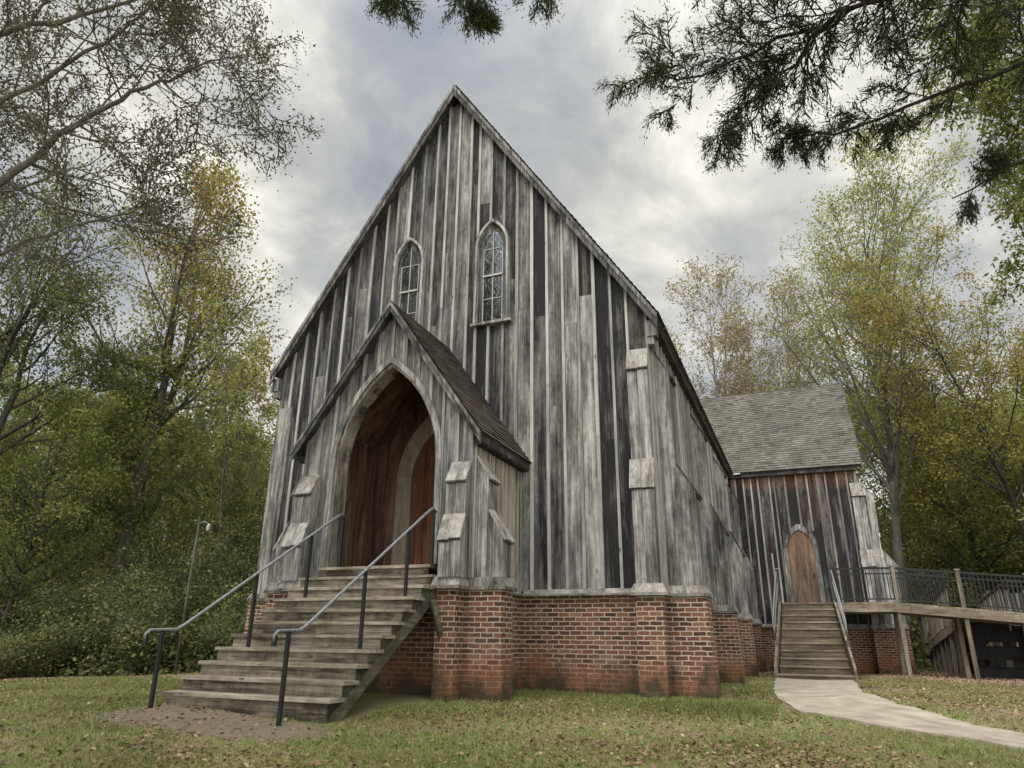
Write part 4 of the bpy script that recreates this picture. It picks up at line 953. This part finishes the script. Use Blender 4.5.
# background trees
bgA = dict(seed=51, H=15, r=.2, crown_from=.18, leafmat='leaf_green', bark='bark_dark', per=10, leaf=.155, spread=.38, kids=20, ang=55, sub=(6, 4), up1=.35, clump=.6)
bgB = dict(seed=57, H=12, r=.15, crown_from=.15, leafmat='leaf_yellow', bark='bark', per=9, leaf=.15, spread=.40, kids=18, ang=52, sub=(6, 4), up1=.4, clump=.6)
bgC = dict(seed=63, H=14, r=.17, crown_from=.22, leafmat='leaf_olive', bark='bark_dark', per=8, leaf=.145, spread=.36, kids=18, ang=48, sub=(6, 4), up1=.5, clump=.55)
bgD = dict(seed=71, H=7, r=.08, crown_from=.08, leafmat='leaf_bush', bark='bark_dark', per=8, leaf=.16, spread=.45, kids=16, ang=58, sub=(5, 3), up1=.3, clump=.5)
LBL = {'bgA': 'dense green woodland tree among its like in the woods around the church', 'bgB': 'yellow green woodland tree among its like in the woods around the church',
       'bgC': 'olive woodland tree among its like in the woods around the church', 'bgD': 'young bushy sapling among its like at the edge of the woods'}
GRP = {'bgA': 'dense green woodland trees', 'bgB': 'yellow green woodland trees', 'bgC': 'olive woodland trees', 'bgD': 'young saplings at the wood edge'}
SPEC = {'bgA': bgA, 'bgB': bgB, 'bgC': bgC, 'bgD': bgD}
R2_ = random.Random(5)
spots = []
for (x0, x1, y0, y1, n, kinds, smin, smax) in [(-30, -14, -3, 4, 6, 'BABD', .6, .85), (-32, -15, 6, 14, 8, 'BACB', .65, .85), (-34, -12, 15, 26, 9, 'CBAB', .7, 1.0), (-18, -9, 8, 16, 6, 'DDBD', .5, .7),
                                              (-40, -20, 26, 42, 8, 'ACA', .8, 1.1), (-13, -6, 20, 36, 5, 'BCB', .55, .68),
                                              (12, 19, 24, 34, 13, 'BBCB', .75, 1.1), (16, 21, 17, 24, 7, 'BBDB', .7, .9), (14, 25, 34, 46, 9, 'BCAB', .95, 1.2)]:
    for i in range(n):
        for _ in range(40):
            x, y = R2_.uniform(x0, x1), R2_.uniform(y0, y1)
            if all((x-a)**2+(y-b_)**2 > 2.6 for a, b_ in spots) and not (12.3 < x < 14.6 and 18.5 < y < 21.5): break
        spots.append((x, y)); k = 'bg'+kinds[i % len(kinds)]
        make_tree(k, SPEC[k], at(x, y), R2_.uniform(0, 6.28), R2_.uniform(smin, smax)*(1.5 if k == 'bgD' and False else 1), LBL[k], GRP[k], kind='sapling' if k == 'bgD' else 'woodland_tree')

sap = dict(seed=83, H=9, r=.05, crown_from=.45, leafmat='leaf_yellow', bark='bark', per=4, leaf=.11, spread=.28, kids=14, ang=42, sub=(4, 3), up1=.5, clump=.35)
for i in range(18):
    x, y = R2_.uniform(-18, -8.5), R2_.uniform(5.5, 14)
    make_tree('sap', sap, at(x, y), R2_.uniform(0, 6), R2_.uniform(.7, 1.15), 'slender pale sapling with few leaves in the woods left of the church', 'slender saplings left of the church', kind='slender_sapling')
for i, (x, y) in enumerate([(-9, -36), (-3, -40), (3, -35), (9, -39), (15, -35), (-15, -33), (-6, -19), (-9.5, -22), (-1.5, -25)]):
    make_tree('bgA', bgA, at(x, y), i*1.3, 1.55, 'woodland tree standing across the clearing behind the viewer', 'trees across the clearing', kind='woodland_tree')
# shrubs at the wood edge
def shrub_mesh(seed, R, H, n, leafmat, leaf=.09):
    random.seed(seed); mb = MB(); tips = []
    for k in range(9):
        a = k*2*math.pi/9+rnd(-.3, .3); d = Vector((math.cos(a)*rnd(.4, 1.2), math.sin(a)*rnd(.4, 1.2), 1)).normalized()
        grow(mb, tips, Vector((math.cos(a)*.1, math.sin(a)*.1, -.05)), d, H*rnd(.8, 1.15), .03, 1, dict(DEF, kids=[6, 6, 4], lv=3, up=[0, .05, -.1, -.15], len=[.5, .55, .6], rmin=.004))
    T_ = np.array([p for p, _ in tips], float); per = max(1, n//len(T_))
    P = np.repeat(T_, per, axis=0)+RNG.normal(size=(len(T_)*per, 3))*.16; P[:, 2] = np.abs(P[:, 2])
    tn = np.clip(.45+np.repeat(RNG.normal(0, .25, len(T_)), per)+RNG.normal(0, .15, len(P)), 0, 1)
    return mb, leaf_quads(P, leaf, .5, tn, hang=.2), leafmat
SH = {}
def shrub(key, loc, rot, sc, label, group=None):
    e = empty('shrub', loc, label, 'shrub', group)
    if key in SH:
        for s_ in SH[key]: c = s_.copy(); c.parent = e; COL.objects.link(c)
    else:
        mb, (V, F, t), lm = shrub_mesh(*{'a': (5, 1.2, 2.2, 15000, 'leaf_bush', .075), 'b': (6, 1.2, 1.8, 15000, 'leaf_bush', .06)}[key])
        a_ = mb.build('stems', 'bark_dark', None, True); a_.parent = e; c_ = np_mesh('foliage', V, F, t, lm, e); SH[key] = (a_, c_)
    e.rotation_euler = (0, 0, rot); e.scale = sc
shr = [(-9.6, 3.6, 1.15), (-11.0, 2.6, 1.25), (-12.3, 3.9, 1.2), (-13.2, 1.6, 1.0), (-10.4, 5.4, 1.3), (-9.0, 6.8, 1.2), (-14.8, 3.0, 1.2), (-16.4, 1.0, 1.1), (-12.4, 6.0, 1.4), (-8.6, 8.8, 1.2), (-17.6, 3.6, 1.3), (-19.5, 1.6, 1.2), (-20.5, 4.5, 1.3), (-15.6, -1.9, .75), (-18, -2, .9), (-13.8, -.5, .8), (-7.4, 10.5, 1.1)]
for i, (x, y, s_) in enumerate(shr):
    shrub('a' if i % 3 else 'b', at(x, y), R2_.uniform(0, 6), (s_*1.1, s_*1.1, s_*R2_.uniform(.6, 1.25)), 'leafy green shrub in the thicket along the left edge of the lawn', 'shrubs along the left edge of the lawn')
for i, (x, y, s_) in enumerate([(11.2, 24.5, 1.3), (13.0, 23.0, 1.2), (15.2, 21.0, 1.2), (17.0, 18.5, 1.2), (10.2, 27, 1.4)]):
    shrub('a' if i % 2 else 'b', at(x, y), R2_.uniform(0, 6), (s_*1.1, s_*1.1, s_), 'leafy green shrub behind the timber ramp', 'shrubs behind the ramp')

# far wood, one mass
n = 60000; ang_ = RNG.uniform(-1.15, 1.05, n); rad_ = RNG.uniform(48, 72, n)
Xf = rad_*np.sin(ang_); Yf = rad_*np.cos(ang_); Hf = 8.5+2*np.sin(ang_*9)+1.5*np.sin(ang_*23+1); Zf = gh(Xf, Yf)+Hf*RNG.beta(1.1, 1.3, n)
Vl, Fl, tl = leaf_quads(np.stack([Xf, Yf, Zf], 1), .75, .8, np.clip(.4+.2*np.sin(Xf*.7)*np.sin(Yf*.5+Zf*.6)+RNG.normal(0, .15, n), 0, 1))
fw = np_mesh('far_woods', Vl, Fl, tl, 'leaf_green'); tag(fw, 'far woods closing the view between the nearer trees', 'woods', None, 'stuff')
# undergrowth stems and leaves on the forest floor
n = 60000; xs_ = np.concatenate([RNG.uniform(-34, -8, n//2), RNG.uniform(10, 30, n//2)]); ys_ = np.concatenate([RNG.uniform(0, 34, n//2), RNG.uniform(18, 42, n//2)])
ok = ((xs_ < 0) & (ys_ > (xs_+8)*-.15+.5)) | (xs_ > 0)
xs_, ys_ = xs_[ok], ys_[ok]; dens = .5+.5*np.sin(xs_*1.7+ys_*.6)*np.sin(ys_*1.3-xs_*.8)
zs_ = gh(xs_, ys_)+RNG.uniform(0, 1, len(xs_))**1.6*(.5+2.2*dens)
Vl, Fl, tl = leaf_quads(np.stack([xs_, ys_, zs_], 1), .17, .6, np.clip(.35+.35*dens+RNG.normal(0, .15, len(xs_)), 0, 1))
ug = np_mesh('undergrowth', Vl, Fl, tl, 'leaf_bush'); tag(ug, 'low tangled undergrowth on the woodland floor', 'undergrowth', None, 'stuff')

# ------------------------------------------------------------------ overhanging branches
def limb(mb, tips, pts, r0, r1, prm, kids, L0, spread_dir=None, t_from=.15, ang=55):
    P = [Vector(p) for p in pts]; fine_ = []
    for i in range(len(P)-1):
        for j in range(4): fine_.append(P[i].lerp(P[i+1], j/4)+Vector((random.gauss(0, .02), random.gauss(0, .02), random.gauss(0, .02))))
    fine_.append(P[-1]); m = len(fine_)
    mb.tube(fine_, [r0+(r1-r0)*i/(m-1) for i in range(m)], 7, cap=False)
    for k in range(kids):
        t = t_from+(1-t_from)*(k+random.random())/kids; i = min(m-2, int(t*(m-1))); q = fine_[i]; d = (fine_[i+1]-fine_[i]).normalized()
        nd = rot_about(d, perp(d), math.radians(random.gauss(ang, 12)))
        if spread_dir is not None: nd = (nd+Vector(spread_dir)*.5).normalized()
        grow(mb, tips, q, nd, L0*(1-.5*t)*rnd(.7, 1.25), (r0+(r1-r0)*t)*.5, 1, prm)
random.seed(77)
# left: limb of a nearly bare tree standing left of the camera
e = empty('overhanging_tree', (-4.6, -11.2, g1(-4.6, -11.2)), 'thinly leaved tree whose long pale limb reaches in from the upper left corner', 'tree')
mb = MB(); tips = []
pr_ = dict(DEF, seg=[6, 7, 5, 4], wob=.13, up=[0, .1, .05, 0], kids=[6, 7, 5], ang=[45, 48, 50], len=[.6, .62, .55], lv=3, rmin=.0035, sides=[6, 5, 4, 3])
pr_['from'] = [.1, .15, .15]
TB = Vector((-4.6, -11.2, g1(-4.6, -11.2)))
mb.tube([TB-Vector((0, 0, .3)), TB+Vector((0, 0, .6)), TB+Vector((.1, .05, 3.2)), TB+Vector((.0, .1, 6.5)), TB+Vector((.1, 0, 10.5))], [.32, .24, .2, .15, .08], 10, cap=False)
limb(mb, tips, [TB+Vector((.1, .05, 2.6)), (-2.4, -10.3, 3.5), (-.94, -9.28, 4.45), (-.46, -8.97, 5.08), (0, -8.8, 5.62), (.35, -8.7, 5.98), (.84, -8.45, 6.38), (1.2, -8.3, 6.6), (1.6, -8.1, 6.8)], .06, .005, pr_, 19, 1.75, t_from=.36)
limb(mb, tips, [TB+Vector((.05, .05, 4.4)), (-2.6, -10.6, 5.4), (-.9, -9.9, 6.0), (.1, -9.4, 6.5), (.9, -9.0, 6.9), (1.4, -8.8, 7.2)], .06, .006, pr_, 16, 1.7, t_from=.36)
limb(mb, tips, [TB+Vector((.05, .05, 3.5)), (-2.6, -10.4, 4.4), (-.8, -9.5, 5.3), (.0, -9.1, 6.1), (.6, -8.8, 6.9), (1.1, -8.6, 7.5)], .05, .006, pr_, 14, 1.9, t_from=.36)
limb(mb, tips, [TB+Vector((.05, .1, 2.2)), (-2.6, -10.0, 3.1), (-1.2, -9.0, 3.95), (-.4, -8.6, 4.6), (.25, -8.2, 5.0), (.7, -8.0, 5.2)], .04, .005, pr_, 13, 1.6, t_from=.4)
tr = mb.build('trunk', 'bark_pale', None, True); tr.parent = e; tr.matrix_parent_inverse = Matrix.Translation(-Vector(e.location))
T_ = np.array([p for p, _ in tips], float); per = 3; P = np.repeat(T_, per, axis=0)+RNG.normal(size=(len(T_)*per, 3))*.06
V, F, t = leaf_quads(P, .038, .5, np.clip(.4+RNG.normal(0, .22, len(P)), 0, 1), hang=.6)
V -= np.array(e.location); np_mesh('crown', V, F, t, 'leaf_grey', e)

# right: cedar boughs
def cedar(name, base, H, limbs, label, seed, rtr=.26, fol=9, spread=.022):
    random.seed(seed); z0 = g1(*base); e = empty(name, (base[0], base[1], z0), label, 'tree'); mb = MB(); tips = []
    B = Vector((base[0], base[1], z0))
    mb.tube([B-Vector((0, 0, .3)), B+Vector((0, 0, .5)), B+Vector((.05, 0, H*.5)), B+Vector((0, .05, H))], [rtr*1.4, rtr, rtr*.7, rtr*.2], 10, cap=False)
    pc = dict(DEF, seg=[6, 7, 5, 3], wob=.11, up=[0, -.12, -.35, -.4], kids=[6, 8, 6], ang=[50, 50, 45], len=[.6, .72, .55], lv=3, rmin=.003, sides=[6, 4, 3, 3]); pc['from'] = [.1, .12, .1]
    for (pts, r0, kids, L0) in limbs: limb(mb, tips, pts, r0, .006, pc, kids, L0, (0, 0, -.35), t_from=.12, ang=45)
    tr = mb.build('trunk', 'bark_dark', None, True); tr.parent = e; tr.matrix_parent_inverse = Matrix.Translation(-Vector(e.location))
    T_ = np.array([p for p, _ in tips], float); D_ = np.array([d for _, d in tips], float)
    P = np.repeat(T_, fol, axis=0); D_ = np.repeat(D_, fol, axis=0); D_[:, 2] -= .3; D_ /= np.linalg.norm(D_, axis=1)[:, None]
    P = P+D_*RNG.uniform(-.11, .03, (len(P), 1))+RNG.normal(size=P.shape)*spread
    V, F, t = leaf_quads(P, .032, .24, np.clip(.45+np.repeat(RNG.normal(0, .15, len(T_)), fol)+RNG.normal(0, .15, len(P)), 0, 1), dirs=D_)
    V -= np.array(e.location); np_mesh('crown', V, F, t, 'needle', e); return e
cedar('cedar_tree', (11.2, -9.4), 11, [
    ([(11.2, -9.35, 4.9), (10, -8.6, 5.2), (8.6, -7.6, 5.5), (7.6, -7.5, 5.62), (6.9, -7.4, 5.62), (6.3, -7.4, 5.45), (5.85, -7.5, 5.5)], .035, 24, .95),
    ([(11.2, -9.35, 5.6), (9.8, -8.6, 6.1), (8.3, -7.9, 6.2), (7.2, -7.9, 6.15), (6.6, -8.0, 6.05)], .032, 22, .9),
    ([(11.2, -9.35, 5.2), (10, -8.5, 5.7), (8.5, -7.5, 5.9), (7.5, -7.3, 5.8), (6.9, -7.1, 5.5), (6.4, -7.0, 5.2)], .032, 26, .85),
    ([(11.2, -9.35, 6.0), (10, -8.9, 6.4), (8.5, -8.1, 6.6), (7.6, -8.0, 6.6)], .03, 18, 1.0),
    ([(11.2, -9.35, 4.2), (10, -8.2, 4.7), (8.9, -7.2, 5.0), (8.0, -6.9, 5.05), (7.3, -6.8, 4.95), (6.8, -6.9, 5.0)], .03, 22, .6),
    ([(11.2, -9.35, 3.7), (10.3, -8.0, 4.2), (9.3, -6.9, 4.5), (8.7, -6.6, 4.45), (8.1, -6.5, 4.3)], .035, 12, .5)],
    'dark green cedar whose drooping boughs hang in from the upper right', 91, fol=6)
cedar('cedar_tree', (3.2, -15.2), 12, [
    ([(3.2, -15.2, 6.3), (4.9, -11.6, 6.9), (4.8, -10.0, 7.0), (4.6, -9.0, 6.5), (4.42, -8.2, 6.0)], .03, 26, .75),
    ([(3.2, -15.2, 6.6), (5.3, -11.2, 7.1), (5.3, -9.6, 6.7), (5.1, -8.05, 6.05)], .025, 20, .7),
    ([(3.2, -15.2, 6.5), (4.5, -11.4, 6.9), (4.15, -9.9, 6.5), (3.95, -8.45, 5.95)], .025, 20, .7)],
    'cedar whose bough tips just dip into the top of the view above the gable', 92, fol=10)
# right: broadleaf twigs behind the cedar
random.seed(99)
e = empty('overhanging_tree', (13.2, -5.0, g1(13.2, -5.0)), 'broadleaf tree with small yellow green leaves hanging in at the right edge', 'tree')
TB = Vector((13.2, -5.0, g1(13.2, -5.0))); mb = MB(); tips = []
mb.tube([TB-Vector((0, 0, .3)), TB+Vector((0, 0, .6)), TB+Vector((-.1, .05, 4)), TB+Vector((0, .1, 9))], [.3, .22, .17, .09], 10, cap=False)
pd = dict(pr_, up=[0, -.1, -.25, -.3])
for pts in ([TB+Vector((-.1, 0, 4.2)), (11.4, -4.9, 6.0), (10.2, -4.9, 7.2), (9.4, -5.0, 7.9), (8.7, -5.1, 8.3)],
            [TB+Vector((-.1, 0, 3.6)), (11.6, -4.6, 5.2), (10.6, -4.5, 6.2), (9.8, -4.4, 6.8), (9.2, -4.4, 7.0)],
            [TB+Vector((-.1, 0, 3.0)), (11.8, -4.4, 4.5), (10.9, -4.0, 5.3), (10.2, -3.9, 5.6), (9.7, -3.9, 5.5)]):
    limb(mb, tips, pts, .06, .006, pd, 17, 1.9, (0, 0, -.2), t_from=.25)
tr = mb.build('trunk', 'bark_dark', None, True); tr.parent = e; tr.matrix_parent_inverse = Matrix.Translation(-Vector(e.location))
T_ = np.array([p for p, _ in tips], float); per = 6; P = np.repeat(T_, per, axis=0)+RNG.normal(size=(len(T_)*per, 3))*.06
V, F, t = leaf_quads(P, .065, .42, np.clip(.45+RNG.normal(0, .25, len(P)), 0, 1), hang=.8); V -= np.array(e.location); np_mesh('crown', V, F, t, 'leaf_yellow', e)

# ------------------------------------------------------------------ grass and fallen leaves
def blocked(x, y):
    b = (np.abs(x) < 4.45) & (y > 0) & (y < 26); b |= (np.abs(x) < 1.8) & (y > -2.2) & (y < 1)
    b |= (x > 4) & (x < 8.7) & (y > 14.3) & (y < 20.3); b |= on_path(x, y)
    b |= (np.abs(x) < 1.35) & (y > -5.1) & (y < -2)
    b |= ((x-.15)/1.5)**2+((y+5.72)/.66)**2 < .8+.2*np.sin(x*9)*np.sin(y*11); b |= (np.abs(x-6.55) < .95) & (y > 8.2) & (y < 12.3)
    return b
def fans(n, near, far, half=math.radians(41), powr=1.0):
    """points spread over the ground the camera looks at, denser close by"""
    a = RNG.uniform(-half, half, n)+math.atan2(-.365, .867)*-1*-1
    d = near+(far-near)*RNG.uniform(0, 1, n)**powr
    return 6.59+d*np.sin(a), -12.48+d*np.cos(a), d
x, y, d = fans(330000, 6.0, 24, powr=1.5); k = ~blocked(x, y); x, y, d = x[k], y[k], d[k]
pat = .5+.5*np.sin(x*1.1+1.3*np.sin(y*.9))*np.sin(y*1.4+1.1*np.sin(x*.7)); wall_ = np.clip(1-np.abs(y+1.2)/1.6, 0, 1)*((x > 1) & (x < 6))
k = (RNG.uniform(size=len(x)) < .35+.55*pat+.4*wall_) & (x > -9-.2*y) & (x+.35*y < 13.2); x, y, d, pat, wall_ = x[k], y[k], d[k], pat[k], wall_[k]
P = np.stack([x, y, gh(x, y)-.004], 1); hgt = (.026+.030*RNG.uniform(size=len(x)))*(1+.5*pat+.8*wall_); wd = .0028+.00035*d
dr = RNG.normal(size=(len(x), 3))*.5; dr[:, 2] = 1; dr /= np.linalg.norm(dr, axis=1)[:, None]; a = RNG.uniform(0, 6.28, len(x)); w = np.stack([np.cos(a), np.sin(a), 0*a], 1)*wd[:, None]
V = np.empty((len(x)*3, 3)); V[0::3] = P-w; V[1::3] = P+w; V[2::3] = P+dr*hgt[:, None]
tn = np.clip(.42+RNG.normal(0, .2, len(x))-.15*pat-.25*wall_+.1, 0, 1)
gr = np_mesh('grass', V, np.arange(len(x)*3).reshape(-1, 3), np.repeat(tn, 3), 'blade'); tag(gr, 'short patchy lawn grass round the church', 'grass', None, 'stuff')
x, y, d = fans(170000, 5.8, 34, powr=1.35); k = ~blocked(x, y) | (((np.abs(x-.15) < 1.6) & (np.abs(y+5.72) < .7)) & (RNG.uniform(size=len(x)) < .5)); x, y, d = x[k], y[k], d[k]
pat = .5+.5*np.sin(x*.9+2+1.2*np.sin(y*.8))*np.sin(y*1.2+1+1.1*np.sin(x*.9)); edge = np.clip((-x+.1*y-6)/3, 0, 1)+np.clip((x+.3*y-9.5)/2, 0, 1)
k = RNG.uniform(size=len(x)) < .13+.75*pat**2+.8*edge+.35*np.exp(-np.abs(y+.4)*4)*((x > 1.6) & (x < 5.4)); x, y, d = x[k], y[k], d[k]
P = np.stack([x, y, gh(x, y)+.012+RNG.uniform(0, .012, len(x))], 1)
n = len(x); s = (.035+.035*RNG.uniform(size=n)); a = RNG.uniform(0, 6.28, n); dd = np.stack([np.cos(a), np.sin(a), RNG.normal(0, .25, n)], 1); rr_ = np.stack([-np.sin(a), np.cos(a), RNG.normal(0, .45, n)], 1)
V = np.empty((n*4, 3)); V[0::4] = P-dd*s[:, None]*.5; V[1::4] = P+rr_*s[:, None]*.33; V[2::4] = P+dd*s[:, None]*.5; V[3::4] = P-rr_*s[:, None]*.33
V[:, 2] = np.maximum(V[:, 2], gh(V[:, 0], V[:, 1])+.004)
fl = np_mesh('fallen_leaves', V, np.arange(n*4).reshape(-1, 4), np.repeat(np.clip(.5+RNG.normal(0, .22, n), 0, 1), 4), 'litter'); tag(fl, 'dry brown fallen leaves scattered over lawn and wood floor', 'fallen leaves', None, 'stuff')
